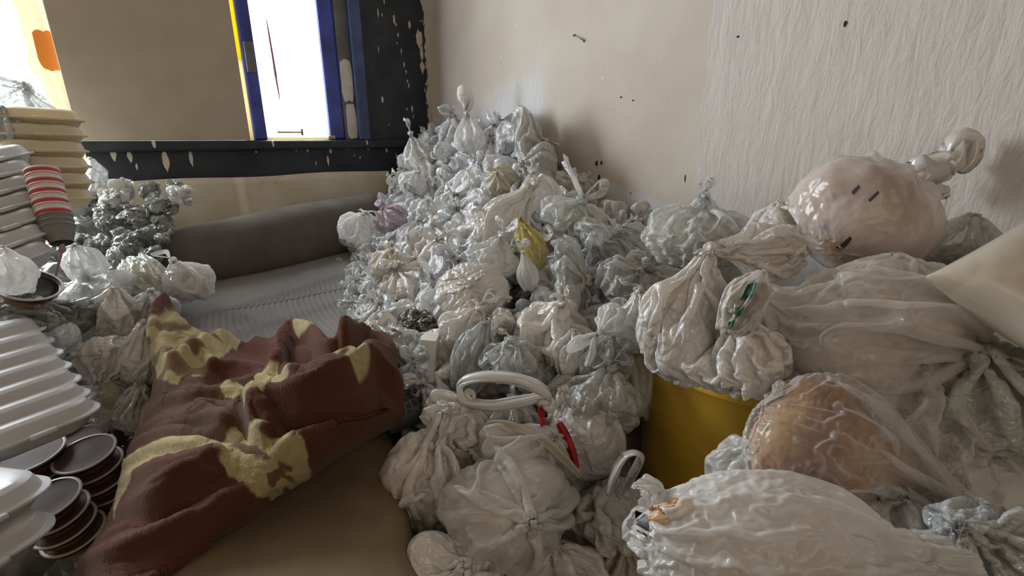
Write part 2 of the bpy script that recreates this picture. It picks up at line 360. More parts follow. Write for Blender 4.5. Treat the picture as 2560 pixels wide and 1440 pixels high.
# ----- a set of small bags, copied many times -----
PROTO = []
for i in range(11):
    rg = random.Random(100 + i)
    if i < 6: lum = [((0, 0, 0), (1, rg.uniform(.7, .95), rg.uniform(.6, .9)))]
    else: lum = [((rg.uniform(-.35, .35), rg.uniform(-.3, .3), rg.uniform(-.2, .2)), (rg.uniform(.55, .75), rg.uniform(.45, .65), rg.uniform(.4, .6))) for _ in range(3)]
    ex, lx, pl_ = [(1.3, 1.1, 1), (1.5, 1.25, 1.1), (1.2, 1.0, .8), (1.45, 1.15, 1.2), (1.6, 1.35, 1), (1.3, 1.2, .9), (1.5, 1.2, 1), (1.35, 1.1, 1), (1.6, 1.4, 1.1), (1.45, 1.2, 1), (1.7, 1.4, 1)][i]
    nk = rg.uniform(1.35, 1.7); X = bag_sim(300 + i, lum, neck=nk, excess=ex, lexc=lx, pleat=pl_, U=72, V=44, its=80, seam=[0, .8, 0, .7, .8, .5, .8, 0, .6, .9, .7][i], pull=[.003, .0008, .002, .0008, .001, .003, .0008, .0006, .001, .0008, .0008][i])
    env = np.max([np.abs(np.array(c)) + np.array(q) for c, q in lum], axis=0); PROTO.append((bag_mesh(X), nk * env[2]))
CRUMP = []
for i in range(5):   # loose crumpled film, nothing inside
    rg = random.Random(200 + i); lum = [((rg.uniform(-.3, .3), rg.uniform(-.3, .3), rg.uniform(-.3, .3)), (rg.uniform(.25, .4),) * 3) for _ in range(3)]
    X = bag_sim(500 + i, lum, neck=1.2, excess=1.9, lexc=1.7, pleat=1.3, neck_r=.35, U=72, V=44, its=70); CRUMP.append(bag_mesh(X))
def small_bag(pos, r, nd, mat, label, group, rnd, proto=None, nl=2, Ls=1.0, flat=1.0, name='knotted_bag', cat='bag'):
    me, nz = PROTO[rnd.randrange(len(PROTO)) if proto is None else proto]
    root = empty(name); root.matrix_world = Matrix.Translation(pos) @ orient(nd, rnd.uniform(0, 6.28)) @ Matrix.Diagonal((r, r, r * flat, 1))
    link('film', vmesh(me, mat), root); add_top(root, nz, mat, .95, rnd, nl, Ls, tails=rnd.randrange(2) if nl else 2)
    tag(root, label, cat, group); return root
def crumpled(pos, r, mat, label, group, rnd, flat=.7, name='crumpled_film', cat='plastic film', up=None):
    o = link(name, vmesh(CRUMP[rnd.randrange(len(CRUMP))], mat)); o.matrix_world = Matrix.Translation(pos) @ orient(up or (rnd.gauss(0, 1), rnd.gauss(0, 1), 1), rnd.uniform(0, 6.28)) @ Matrix.Diagonal((r, r, r * flat, 1))
    tag(o, label, cat, group); return o
# ================= THE ROOM =================
FL = 0.25; YB = 2.79; XR = 1.56
# --- materials of the shell ---
def wall_black():
    m, nt, bs = M('black_painted_wall'); g = nn(nt, 'ShaderNodeNewGeometry'); P = g.outputs['Position']
    n1 = noise(nt, P, 6, 4); base = mixc(nt, ramp(nt, n1, .35, .7), (.022,.025,.032), (.045,.052,.062))
    # splashes of cream paint: tall drips
    v = nn(nt, 'ShaderNodeTexVoronoi'); mp = nn(nt, 'ShaderNodeMapping'); mp.inputs['Scale'].default_value = (16, 1, 6); nt.links.new(P, mp.inputs[0])
    nt.links.new(mp.outputs[0], v.inputs['Vector']); v.inputs['Scale'].default_value = 1.0; v.inputs['Randomness'].default_value = 1
    n2 = noise(nt, P, 30, 2); a = nn(nt, 'ShaderNodeMath', operation='MULTIPLY_ADD'); nt.links.new(n2, a.inputs[0]); a.inputs[1].default_value = .12; nt.links.new(v.outputs['Distance'], a.inputs[2])
    k = ramp(nt, a.outputs[0], .17, .19, 1, 0)
    sr = nn(nt, 'ShaderNodeSeparateColor'); nt.links.new(v.outputs['Color'], sr.inputs[0]); k2 = ramp(nt, sr.outputs[0], .52, .53)
    mu = nn(nt, 'ShaderNodeMath', operation='MULTIPLY'); nt.links.new(k, mu.inputs[0]); nt.links.new(k2, mu.inputs[1])
    c = mixc(nt, mu.outputs[0], base, (.62,.56,.47)); 
    # ragged cream edge next to the corner, X > 1.50
    s = nn(nt, 'ShaderNodeSeparateXYZ'); nt.links.new(P, s.inputs[0]); n3 = noise(nt, P, 22, 5, .65, .4, (1, 1, .6))
    b = nn(nt, 'ShaderNodeMath', operation='MULTIPLY_ADD'); nt.links.new(n3, b.inputs[0]); b.inputs[1].default_value = .13; nt.links.new(s.outputs['X'], b.inputs[2])
    c = mixc(nt, ramp(nt, b.outputs[0], 1.585, 1.592), c, (.60,.55,.47)); nt.links.new(c, bs.inputs['Base Color'])
    bs.inputs['Roughness'].default_value = .55; bs.inputs['Specular IOR Level'].default_value = .3
    br = nn(nt, 'ShaderNodeTexBrick'); mp2 = nn(nt, 'ShaderNodeMapping'); mp2.inputs['Rotation'].default_value = (math.pi / 2, 0, 0); nt.links.new(P, mp2.inputs[0]); nt.links.new(mp2.outputs[0], br.inputs['Vector'])
    br.inputs['Scale'].default_value = 1; br.inputs['Brick Width'].default_value = .22; br.inputs['Row Height'].default_value = .072; br.inputs['Mortar Size'].default_value = .006; br.inputs['Mortar Smooth'].default_value = .6
    b1 = bump(nt, br.outputs['Fac'], -.6, .004, None); bump(nt, noise(nt, P, 40, 4), .35, .004, bs, b1); return m
def wall_right_mat():
    m, nt, bs = M('flaking_plaster'); g = nn(nt, 'ShaderNodeNewGeometry'); P = g.outputs['Position']; s = nn(nt, 'ShaderNodeSeparateXYZ'); nt.links.new(P, s.inputs[0])
    def line(y0, z0, y1, z1, wob, w):   # signed distance in the wall plane (positive above/left), as a soft mask
        dy, dz = y1 - y0, z1 - z0; L = math.hypot(dy, dz); a_, b_ = -dz / L, dy / L
        m1 = nn(nt, 'ShaderNodeMath', operation='MULTIPLY_ADD'); nt.links.new(s.outputs['Y'], m1.inputs[0]); m1.inputs[1].default_value = a_; m1.inputs[2].default_value = -(a_ * y0 + b_ * z0)
        m2 = nn(nt, 'ShaderNodeMath', operation='MULTIPLY_ADD'); nt.links.new(s.outputs['Z'], m2.inputs[0]); m2.inputs[1].default_value = b_; nt.links.new(m1.outputs[0], m2.inputs[2])
        m3 = nn(nt, 'ShaderNodeMath', operation='MULTIPLY_ADD'); nt.links.new(noise(nt, P, 9, 3), m3.inputs[0]); m3.inputs[1].default_value = wob; nt.links.new(m2.outputs[0], m3.inputs[2])
        return ramp(nt, m3.outputs[0], wob * .5 - w, wob * .5 + w)
    n1 = noise(nt, P, 2.5, 4, .55); beige = mixc(nt, ramp(nt, n1, .35, .7), (.56,.50,.42), (.64,.585,.51))
    n2 = noise(nt, P, 5, 4, .6, 0, (1, 6, .8)); white = mixc(nt, ramp(nt, n2, .3, .7), (.60,.56,.52), (.67,.63,.58))
    near = line(.96, 0, .96, 2.4, .03, .006)                       # Y < .96 : the newer rough plaster
    c = mixc(nt, near, beige, white)
    low = line(1.62, 1.18, .95, 1.04, .03, .008); c = mixc(nt, low, c, (.64,.64,.65))   # whitish band along the bottom
    # white brushed patch near the window corner
    pa = line(2.05, 3, 2.05, 0, .08, .05); pb = line(1.75, 1.62, 2.6, 1.35, .12, .08)
    n3 = noise(nt, P, 10, 4, .6, 0, (1, 9, .7)); mul = nn(nt, 'ShaderNodeMath', operation='SUBTRACT'); mul.inputs[0].default_value = 1; nt.links.new(pb, mul.inputs[1]); mu2 = nn(nt, 'ShaderNodeMath', operation='MULTIPLY'); nt.links.new(mul.outputs[0], mu2.inputs[0]); nt.links.new(ramp(nt, n3, .3, .6, .25, .9), mu2.inputs[1])
    yl = ramp(nt, s.outputs['Y'], 1.72, 1.80); mu3 = nn(nt, 'ShaderNodeMath', operation='MULTIPLY'); nt.links.new(mu2.outputs[0], mu3.inputs[0]); nt.links.new(yl, mu3.inputs[1])
    c = mixc(nt, mu3.outputs[0], c, (.66,.69,.73))
    # small flaked white scratches
    v = nn(nt, 'ShaderNodeTexVoronoi'); mp = nn(nt, 'ShaderNodeMapping'); mp.inputs['Scale'].default_value = (1, 9, 5); nt.links.new(P, mp.inputs[0]); nt.links.new(mp.outputs[0], v.inputs['Vector']); v.inputs['Scale'].default_value = 1
    a = nn(nt, 'ShaderNodeMath', operation='MULTIPLY_ADD'); nt.links.new(noise(nt, P, 50, 3), a.inputs[0]); a.inputs[1].default_value = .14; nt.links.new(v.outputs['Distance'], a.inputs[2])
    sr = nn(nt, 'ShaderNodeSeparateColor'); nt.links.new(v.outputs['Color'], sr.inputs[0]); k = nn(nt, 'ShaderNodeMath', operation='MULTIPLY'); nt.links.new(ramp(nt, a.outputs[0], .105, .115, 1, 0), k.inputs[0]); nt.links.new(ramp(nt, sr.outputs[1], .6, .61), k.inputs[1])
    c = mixc(nt, k.outputs[0], c, (.78,.75,.70)); nt.links.new(c, bs.inputs['Base Color']); bs.inputs['Roughness'].default_value = .75; bs.inputs['Specular IOR Level'].default_value = .25
    # brush relief: strong in the near zone
    r1 = noise(nt, P, 15, 6, .62, .5, (1, 3.0, .8)); r2 = noise(nt, P, 60, 4, .6, .2)
    inv = nn(nt, 'ShaderNodeMath', operation='MULTIPLY_ADD'); nt.links.new(near, inv.inputs[0]); inv.inputs[1].default_value = .38; inv.inputs[2].default_value = .12
    b = nn(nt, 'ShaderNodeBump'); nt.links.new(inv.outputs[0], b.inputs['Strength']); b.inputs['Distance'].default_value = .013; nt.links.new(r1, b.inputs['Height'])
    bump(nt, r2, .25, .0025, bs, b.outputs[0]); return m
BLK = wall_black(); WR = wall_right_mat()
FLOOR = plain('dark_floor', (.05,.042,.036), .7, 12, .5, .4); CEIL = plain('ceiling_paint', (.40,.34,.27), .8); WL = plain('side_wall_paint', (.24,.19,.15), .8, 8, .3, .1)
TAN = plain('tan_board', (.45,.385,.30), .7, 6, .05, .05); BLUE = plain('blue_gloss_paint', (.05,.07,.34), .42, 14, .5, .35, dist=.006); BLUE2 = plain('blue_grey_paint', (.045,.075,.19), .4, 14, .3, .3)
YELP = plain('yellow_paint', (.85,.72,.03), .5, transl=.55); CRMP = plain('cream_strip', (.88,.80,.52), .5, transl=.55); GREYP = plain('grey_filler', (.16,.16,.16), .8, 20, .5, .2); PLAS = plain('pale_plaster', (.58,.55,.50), .85, 25, .7, .2)
CURT = plain('beige_curtain', (.72,.58,.44), .8, 9, .4, .08, transl=.5); ORNG = plain('orange_patch', (.85,.42,.08), .6, transl=.4); RUST = plain('rusty_rod', (.20,.06,.04), .6, 30, .4, .3); BRASS = plain('dull_brass', (.42,.30,.14), .45, metal=.6)
def struct(mb, name, mat, bevel=0): o = mb.build(name, mat, None, False, bevel); o['kind'] = 'structure'; return o
b = MB(); b.box(-1.75, XR + .15, -1.75, YB + .2, FL - .1, FL); struct(b, 'floor', FLOOR)
b = MB(); b.box(-1.75, XR + .15, -1.75, YB + .2, 2.75, 2.85); struct(b, 'ceiling', CEIL)
b = MB(); b.box(XR, XR + .15, -1.75, YB + .2, FL, 2.75); struct(b, 'wall_right', WR)
b = MB(); b.box(-1.75, -1.6, -1.75, YB + .2, FL, 2.75); struct(b, 'wall_left', WL)
b = MB(); b.box(-1.6, -.95, -1.75, -1.6, FL, 2.75); b.box(.35, XR, -1.75, -1.6, FL, 2.75); b.box(-.95, .35, -1.75, -1.6, 2.35, 2.75); struct(b, 'wall_rear', WL)
b = MB()
b.box(-.125, XR, YB, YB + .2, FL, 1.255); b.box(1.135, XR, YB, YB + .2, 1.255, 2.75); b.box(-1.6, 1.135, YB, YB + .2, 2.45, 2.75); b.box(-1.6, -.125, YB, YB + .2, FL, .75); b.box(-1.6, -1.5, YB, YB + .2, .75, 2.45)
struct(b, 'wall_back', BLK)
# projecting black sill
b = MB(); b.box(-.135, 1.40, YB - .035, YB + .19, 1.235, 1.282); s_ = struct(b, 'trim_1', BLK, .012)
# cream paint that ran over the black band
rg = random.Random(3)
# narrow window with blue frame
wn = empty('window_2', (.52, YB, 1.282)); wn['kind'] = 'structure'
def bx(name, x0, x1, y0, y1, z0, z1, mat, parent, bevel=.004):
    b = MB(); L = parent.location if parent else Vector((0, 0, 0)); b.box(x0 - L.x, x1 - L.x, y0 - L.y, y1 - L.y, z0 - L.z, z1 - L.z); return b.build(name, mat, parent, False, bevel)
bx('frame_edge', .505, .538, YB + .02, YB + .05, 1.282, 1.655, CRMP, wn); bx('frame_edge', .500, .538, YB + .02, YB + .05, 1.655, 2.45, YELP, wn)
bx('frame', .539, .602, YB + .01, YB + .09, 1.282, 2.45, BLUE, wn, .01)
bx('hinge_plate', .552, .590, YB - .002, YB + .012, 1.60, 1.735, GREYP, wn, .002)
bx('casement_edge', .925, 1.015, YB + .03, YB + .10, 1.282, 2.45, BLUE, wn, .015)
bx('frame', 1.075, 1.140, YB - .02, YB + .08, 1.282, 2.45, BLUE2, wn, .008)
bx('joint_filler', 1.010, 1.078, YB + .02, YB + .09, 1.282, 2.45, GREYP, wn, .002)
bx('frame', .60, .93, YB + .03, YB + .09, 2.40, 2.45, BLUE, wn, .006); bx('frame', .60, .93, YB + .05, YB + .10, 1.2825, 1.296, CRMP, wn, .003)
def blob_prism(name, x0, x1, z0, z1, y, th, mat, parent, seed, n=26):
    rg = random.Random(seed); L = parent.location if parent else Vector((0, 0, 0)); cx, cz = (x0 + x1) / 2, (z0 + z1) / 2; vs = []
    for yy in (y, y - th):
        r2_ = random.Random(seed)
        for i in range(n):
            a = 2 * math.pi * i / n; ca, sa = math.cos(a), math.sin(a); q = (abs(ca) ** 5 + abs(sa) ** 5) ** (-1 / 5); q *= 1 + r2_.uniform(-.05, .05)
            q *= (1 if yy == y else .96); vs.append((cx + ca * q * (x1 - x0) / 2 - L.x, yy - L.y, cz + sa * q * (z1 - z0) / 2 - L.z))
    fs = [tuple(range(n))[::-1], tuple(range(n, 2 * n))] + [(i, (i + 1) % n, n + (i + 1) % n, n + i) for i in range(n)]
    return link(name, mesh_np(name, vs, fs, False, mat), parent)
blob_prism('plaster_patch', 1.012, 1.074, 1.485, 1.70, YB + .02, .012, PLAS, wn, 1); blob_prism('plaster_patch', 1.022, 1.076, 1.284, 1.475, YB + .02, .012, PLAS, wn, 2)
o = bx('latch_bar', .655, .775, YB + .03, YB + .038, 1.318, 1.326, BRASS, wn, .001); bx('latch_knob', .770, .782, YB + .02, YB + .045, 1.306, 1.340, BRASS, wn, .003); bx('latch_knob', .905, .945, YB + .0, YB + .03, 1.284, 1.305, BRASS, wn, .006)
# tall bright window on the left: outer frame and a cream jamb
w1 = empty('window_1', (-.9, YB, .75)); w1['kind'] = 'structure'
bx('frame', -1.5, -1.44, YB + .05, YB + .12, .75, 2.45, CRMP, w1); bx('frame', -1.44, -.13, YB + .05, YB + .12, .75, .80, CRMP, w1)
# curtain strip against the left edge of the board
n = 60; zz = np.linspace(1.15, 2.45, n); vs = []
for z_ in zz:
    e = -.205 - .055 * np.clip((z_ - 1.5) / .5, 0, 1) + .006 * math.sin(z_ * 47) + .01 * math.sin(z_ * 19)
    for k, xx in enumerate(np.linspace(e, -.12, 9)): vs.append((xx, YB + .03 + .008 * math.sin(k * 2.2 + z_ * 3), z_))
o = link('curtain_strip', mesh_np('curtain_strip', vs, grid_faces(n, 9), True, CURT)); so = o.modifiers.new('s', 'SOLIDIFY'); so.thickness = .004
tag(o, 'narrow beige cloth strip hanging beside the left edge of the tan board', 'curtain')
p = blob_prism('cloth_patch', -.195, -.128, 1.555, 1.70, YB + .018, .004, ORNG, o, 5); p['label'] = 'orange square patch'
# tan board
b = MB(); b.box(-.135, .512, YB - .03, YB - .008, 1.283, 2.43); o = b.build('wooden_board', TAN, None, False, .003); tag(o, 'tall plain tan board standing on the black sill between the two windows', 'board')
# rod seen against the light
v, f = tube([(.752, YB + .30, 1.49), (.750, YB + .29, 1.53), (.742, YB + .27, 1.60), (.737, YB + .25, 1.62), (.728, YB + .22, 1.70), (.715, YB + .18, 1.80), (.705, YB + .15, 1.87)], [.0015, .004, .006, .008, .006, .005, .002], 8)
o = link('hanging_rod', mesh_np('hanging_rod', v, f, True, RUST)); tag(o, 'thin reddish-brown rod hanging in the bright narrow window', 'rod')
# beige hardboard leaning on the black wall behind the bolster
def stained():
    m, nt, bs = M('stained_board'); g = nn(nt, 'ShaderNodeNewGeometry'); P = g.outputs['Position']; n1 = noise(nt, P, 4, 4, .6)
    c = mixc(nt, ramp(nt, n1, .35, .7), (.55,.48,.36), (.72,.66,.54)); n2 = noise(nt, P, 7, 5, .7, .5, (1, 1, .45)); c = mixc(nt, ramp(nt, n2, .60, .74, 0, .7), c, (.22,.17,.11))
    w_ = nn(nt, 'ShaderNodeTexWave', bands_direction='X'); mp = nn(nt, 'ShaderNodeMapping'); mp.inputs['Scale'].default_value = (.36, 1, 1); nt.links.new(P, mp.inputs[0]); nt.links.new(mp.outputs[0], w_.inputs['Vector']); w_.inputs['Scale'].default_value = 1; w_.inputs['Distortion'].default_value = .15
    c = mixc(nt, ramp(nt, w_.outputs['Fac'], .992, .999, 0, .6), c, (.85,.78,.62)); nt.links.new(c, bs.inputs['Base Color']); bs.inputs['Roughness'].default_value = .6; bump(nt, n1, .2, .004, bs); return m
STB = stained()
nx, nz_ = 60, 14; vs = []
top = 1.11
for j in range(nz_):
    for i in range(nx):
        x = -.02 + 1.25 * i / (nx - 1); z = .66 + (top - .66) * j / (nz_ - 1); vs.append((x, YB - .055 + .03 * (j / (nz_ - 1)) - .006 * math.sin(x * 5), z + (.004 * math.sin(x * 9) if j == nz_ - 1 else 0)))
o = link('backboard_panel', mesh_np('backboard_panel', vs, grid_faces(nz_, nx), True, STB)); so = o.modifiers.new('s', 'SOLIDIFY'); so.thickness = .008; so.offset = 0
tag(o, 'stained beige hardboard sheet leaning on the black wall behind the bolster', 'board')
bx('metal_stud', .985, .993, YB - .068, YB - .040, .905, .945, BRASS, None).name = 'metal_stud'
tag(bpy.data.objects['metal_stud'], 'tiny brass stud fixed in the beige board right of the bolster', 'stud')
# paint dabs on the black band (each stays where it is)
dabs = [(415,405,16,42),(478,397,10,38),(283,387,13,28),(325,392,12,24),(342,417,5,14),(265,432,5,12),(820,402,7,28),(826,375,9,24),(768,370,8,24),(687,370,12,14),(740,373,7,9),(872,370,6,14),(920,368,8,16),(966,376,8,14),(900,394,5,8),(673,370,8,8),(640,380,5,6),(247,370,10,14),(885,389,3,8),(866,372,3,5),(991,392,4,22),(997,422,4,16),(988,440,3,12),(790,408,3,12),(945,33,5,22),(955,38,4,9),(960,5,4,12),(985,50,8,24),(990,62,5,9),(995,88,5,13),(992,108,4,5),(1003,128,4,17),(1010,162,5,15),(1015,180,4,11),(1018,203,5,9),(1022,215,4,15),(1030,273,6,19),(1017,273,5,6),(1033,292,3,13),(946,125,3,17),(1048,98,26,46),(1054,132,14,40),(1056,170,18,34),(972,312,4,5),(1018,313,4,5)]
PAINT = plain('cream_paint_dab', (.62,.55,.45), .6, 20, .3, .12)
b = MB()
for i, (x, y, w_, h_) in enumerate(dabs):
    yy = YB - .0355 if y < 376 and x < 990 and False else YB
    c = PY(x, y, YB); s = 2.3 / FP; rw, rh = w_ * s * .5 * .8, h_ * s * .5; n = 14; r3 = random.Random(i); v1 = []
    for dd in (0, -.0025):
        for k in range(n):
            a = 2 * math.pi * k / n; q = 1 + .25 * r3.uniform(-1, 1); ww = rw * (1 - .45 * (math.sin(a) < 0) * abs(math.sin(a))); v1.append((c[0] + math.cos(a) * ww * q, YB + dd, c[2] + math.sin(a) * rh * q))
    b.add(v1, [tuple(range(n, 2 * n))] + [(k, (k + 1) % n, n + (k + 1) % n, n + k) for k in range(n)])
o = b.build('paint_splashes', PAINT); o['kind'] = 'structure'; o.name = 'trim_2'
# marks on the right wall
HOLE = plain('dark_hole', (.02,.018,.015), .9); STEEL = plain('bent_steel', (.30,.29,.27), .35, metal=.8)
def wallmark(x, y, w_, h_):
    c = PX(x, y, XR); d = np.linalg.norm(c - O3); s = d / FP; n = 12; r3 = random.Random(int(x)); v1 = [(XR - .0015, c[1] + math.cos(2*math.pi*k/n) * w_ * s * .5 * r3.uniform(.7, 1.2), c[2] + math.sin(2*math.pi*k/n) * h_ * s * .5 * r3.uniform(.8, 1.1)) for k in range(n)]
    return v1
b = MB()
for a in [(1492,408,8,14),(1504,407,6,10),(1498,443,9,14),(1845,92,5,5),(2113,60,6,12),(1577,483,4,4),(1713,446,3,18),(1583,251,5,4),(1553,243,6,4)]:
    v1 = wallmark(*a); b.add(v1, [tuple(range(12))])
o = b.build('trim_3', HOLE); o['kind'] = 'structure'
c0, c1 = PX(1437, 92, XR), PX(1461, 100, XR)
v, f = tube([c0 + [-.001, 0, .008], c0 + [-.012, 0, .002], (c0 + c1) / 2 + [-.014, 0, .003], c1 + [-.010, 0, .0], c1 + [-.001, 0, -.006]], [.0035, .0025, .002, .0025, .0035], 8)
o = link('wall_hook', mesh_np('wall_hook', v, f, True, STEEL)); tag(o, 'small bent steel hook screwed high on the beige right wall', 'hook')

# ================= THE BED =================
def tanfoam():
    m, nt, bs = M('tan_mattress_fabric'); g = nn(nt, 'ShaderNodeTexCoord'); P = g.outputs['Object']; n1 = noise(nt, P, 3.5, 4, .6); c = mixc(nt, ramp(nt, n1, .35, .7), (.15,.108,.06), (.24,.18,.105))
    n2 = noise(nt, P, 26, 2, .5); c = mixc(nt, ramp(nt, n2, .76, .80), c, (.05,.03,.015)); nt.links.new(c, bs.inputs['Base Color']); bs.inputs['Roughness'].default_value = .85; bump(nt, noise(nt, P, 6, 3), .4, .02, bs); return m
TANM = tanfoam()
# tan mattress (slab with soft edges)
def bed_edge(Y): return .27 + (np.asarray(Y) - .6) * .33
def slab(name, x0, x1, y0, y1, z0, z1, mat, seed, nx=60, ny=70, edge=.03, wave=.01, parent=None, xr=None):
    gx = np.linspace(0, 1, nx); gy = np.linspace(0, 1, ny); G = np.stack(np.meshgrid(gx, gy), -1)
    Y = y0 + (y1 - y0) * G[..., 1]; x1 = xr(Y) if xr else x1; X = x0 + (x1 - x0) * G[..., 0]; e = np.minimum.reduce([X - x0, x1 - X, Y - y0, y1 - Y]); fall = np.sqrt(np.clip(1 - (1 - np.clip(e / edge, 0, 1)) ** 2, 0, 1))
    Zt = z1 - edge * (1 - fall) + wave * fbm(np.stack([X, Y], -1), seed, 1.6, 3); top = np.stack([X, Y, Zt], -1); bot = np.stack([X, Y, 0 * X + z0], -1)
    f1 = grid_faces(ny, nx)[:, ::-1]; n = nx * ny; f2 = grid_faces(ny, nx) + n
    ring = [i for i in range(nx)] + [i * nx + nx - 1 for i in range(1, ny)] + [(ny - 1) * nx + i for i in range(nx - 2, -1, -1)] + [i * nx for i in range(ny - 2, 0, -1)]
    f3 = [(ring[(i + 1) % len(ring)], ring[i], ring[i] + n, ring[(i + 1) % len(ring)] + n) for i in range(len(ring))]
    return link(name, mesh_np(name, np.concatenate([top.reshape(-1, 3), bot.reshape(-1, 3)]), list(f1) + list(f2) + f3, True, mat), parent)
o = slab('foam_mattress', -.10, .92, .25, 2.70, .42, .625, TANM, 4, edge=.05, wave=.010, xr=bed_edge); tag(o, 'bare tan foam mattress lying under the brown blanket', 'mattress')
WOODD = plain('dark_wood', (.03,.022,.017), .7, 10, .4, .3)
bt = empty('bed_base', (.40, 1.45, FL)); tag(bt, 'low dark bed base under the tan mattress', 'bed')
slab('platform', -.48, -.3, .3 - 1.45, 2.68 - 1.45, .11, .168, WOODD, 1, 12, 12, .006, 0, bt, xr=lambda Y: bed_edge(Y + 1.45) - .43)
for x, y in ((-.05, .35), (.12, .35), (-.05, 2.62), (.83, 2.62)): bx('leg', x - .03, x + .03, y - .03, y + .03, FL, .36, WOODD, bt)
# grey ribbed quilt with sag
def quilt_mat():
    m, nt, bs = M('grey_ribbed_fabric'); g = nn(nt, 'ShaderNodeTexCoord'); P = g.outputs['Object']; n1 = noise(nt, P, 3, 3); c = mixc(nt, ramp(nt, n1, .35, .7), (.135,.125,.12), (.20,.185,.175))
    nt.links.new(c, bs.inputs['Base Color']); bs.inputs['Roughness'].default_value = .9; bs.inputs['Sheen Weight'].default_value = .2; bump(nt, noise(nt, P, 160, 2), .5, .002, bs); return m
QM = quilt_mat()
def quilt_z(X, Y):
    z = .685 + .035 * np.clip((Y - 1.9) / .6, 0, 1) + .012 * fbm(np.stack([X, Y], -1), 9, 1.5, 2)
    # shallow step where the pad is folded over itself
    z = z + .014 / (1 + np.exp(-(Y - 1.93 - .30 * (X - .3)) * 90)) + .010 / (1 + np.exp(-(Y - 1.70 - .28 * (X - .3)) * 90)) 
    return z
nx, ny = 380, 300; X, Y = np.meshgrid(np.linspace(0, 1, nx), np.linspace(1.00, 2.62, ny)); XE = bed_edge(Y) + .01; XL = -.02 - .06 * np.clip((Y - 1.95) / .1, 0, 1); X = XL + (XE - XL) * X
band = 1 / (1 + np.exp((Y - 1.93 - .30 * (X - .3)) * 60)); Z = quilt_z(X, Y); u_ = X + .16 * np.sin(Y * 5) * .3
rib = .5 + .5 * np.cos(2 * math.pi * u_ / .0205); rib2 = .5 + .5 * np.cos(2 * math.pi * (u_ * .7 + Y) / .016)
low = 1 / (1 + np.exp((Y - 1.70 - .28 * (X - .3)) * 90)); Z = Z + (rib ** .7) * .0055 * band * (1 - low) + low * .004 * rib * rib2
X = X + .012 * np.sin(Y * 9) * (Y < 1.9); e = np.minimum(np.minimum(X - XL, XE - X), np.minimum(Y - 1.0, 2.62 - Y)); Z = Z - .05 * (1 - np.sqrt(np.clip(1 - (1 - np.clip(e / .03, 0, 1)) ** 2, 0, 1)))
o = link('ribbed_quilt', mesh_np('ribbed_quilt', np.stack([X, Y, Z], -1), grid_faces(ny, nx)[:, ::-1], True, QM)); so = o.modifiers.new('s', 'SOLIDIFY'); so.thickness = .035; so.offset = -1
tag(o, 'grey quilted mattress pad with ribbed stripes between the bolster and the brown blanket', 'quilt')
# dark honeycomb mat peeking out by the heap
def honey():
    m, nt, bs = M('honeycomb_rubber'); g = nn(nt, 'ShaderNodeTexCoord'); v = nn(nt, 'ShaderNodeTexVoronoi', feature='DISTANCE_TO_EDGE'); nt.links.new(g.outputs['Object'], v.inputs['Vector']); v.inputs['Scale'].default_value = 62; v.inputs['Randomness'].default_value = .25
    k = ramp(nt, v.outputs['Distance'], .08, .16); nt.links.new(mixc(nt, k, (.16,.16,.155), (.03,.03,.03)), bs.inputs['Base Color']); bs.inputs['Roughness'].default_value = .6; bump(nt, k, -.8, .004, bs); return m
o = slab('honeycomb_mat', .37, .52, .93, 1.25, .640, .70, honey(), 2, 40, 40, .02, .006); tag(o, 'dark honeycomb textured mat between the brown blanket and the front bags', 'mat')
# bolster
def bolster():
    A = PD(368, 600, 2.09); A = np.array([.01, 2.30, .822]); B_ = np.array([1.035, 2.53, .855]); n, S = 70, 48; vs = []
    for i in range(n):
        t = i / (n - 1); c = A + (B_ - A) * t; cap = min(1, math.sqrt(max(0, 1 - (1 - min(1, t / .14)) ** 2)) ) * min(1, math.sqrt(max(0, 1 - (1 - min(1, (1 - t) / .035)) ** 2)) + .0)
        w_ = .115 + .02 * math.sin(t * 3) + .015 * t; h_ = .115 + .012 * math.sin(t * 3.14) + .028 * t
        for k in range(S):
            a = 2 * math.pi * k / S; ca, sa = math.cos(a), math.sin(a); ex = 2 / 2.7; x_ = math.copysign(abs(ca) ** ex, ca) * w_ * cap; z_ = math.copysign(abs(sa) ** ex, sa) * h_ * cap
            vs.append((c[0], c[1] + x_ - .02 * z_, c[2] + z_))
    g = np.array(vs).reshape(n, S, 3); g += (fbm(g, 7, 2.2, 3) * .007)[..., None] * (g - np.array([0, 2.45, .84])) / .13 * [0, 1, 1]
    g[..., 2] += .012 * np.exp(-((g[..., 0] - 1.0) / .05) ** 2) * (g[..., 2] > .84)
    cp = [tuple(range(S))[::-1], tuple(range((n - 1) * S, n * S))]
    return mesh_np('bolster_pillow', g, list(grid_faces(n, S, True)) + cp)
BOL = plain('grey_brown_jersey', (.125,.108,.095), .95, 120, .4, .12, spec=.15)
o = link('bolster_pillow', bolster(), None, BOL); tag(o, 'long grey-brown bolster pillow lying along the back of the bed', 'pillow')
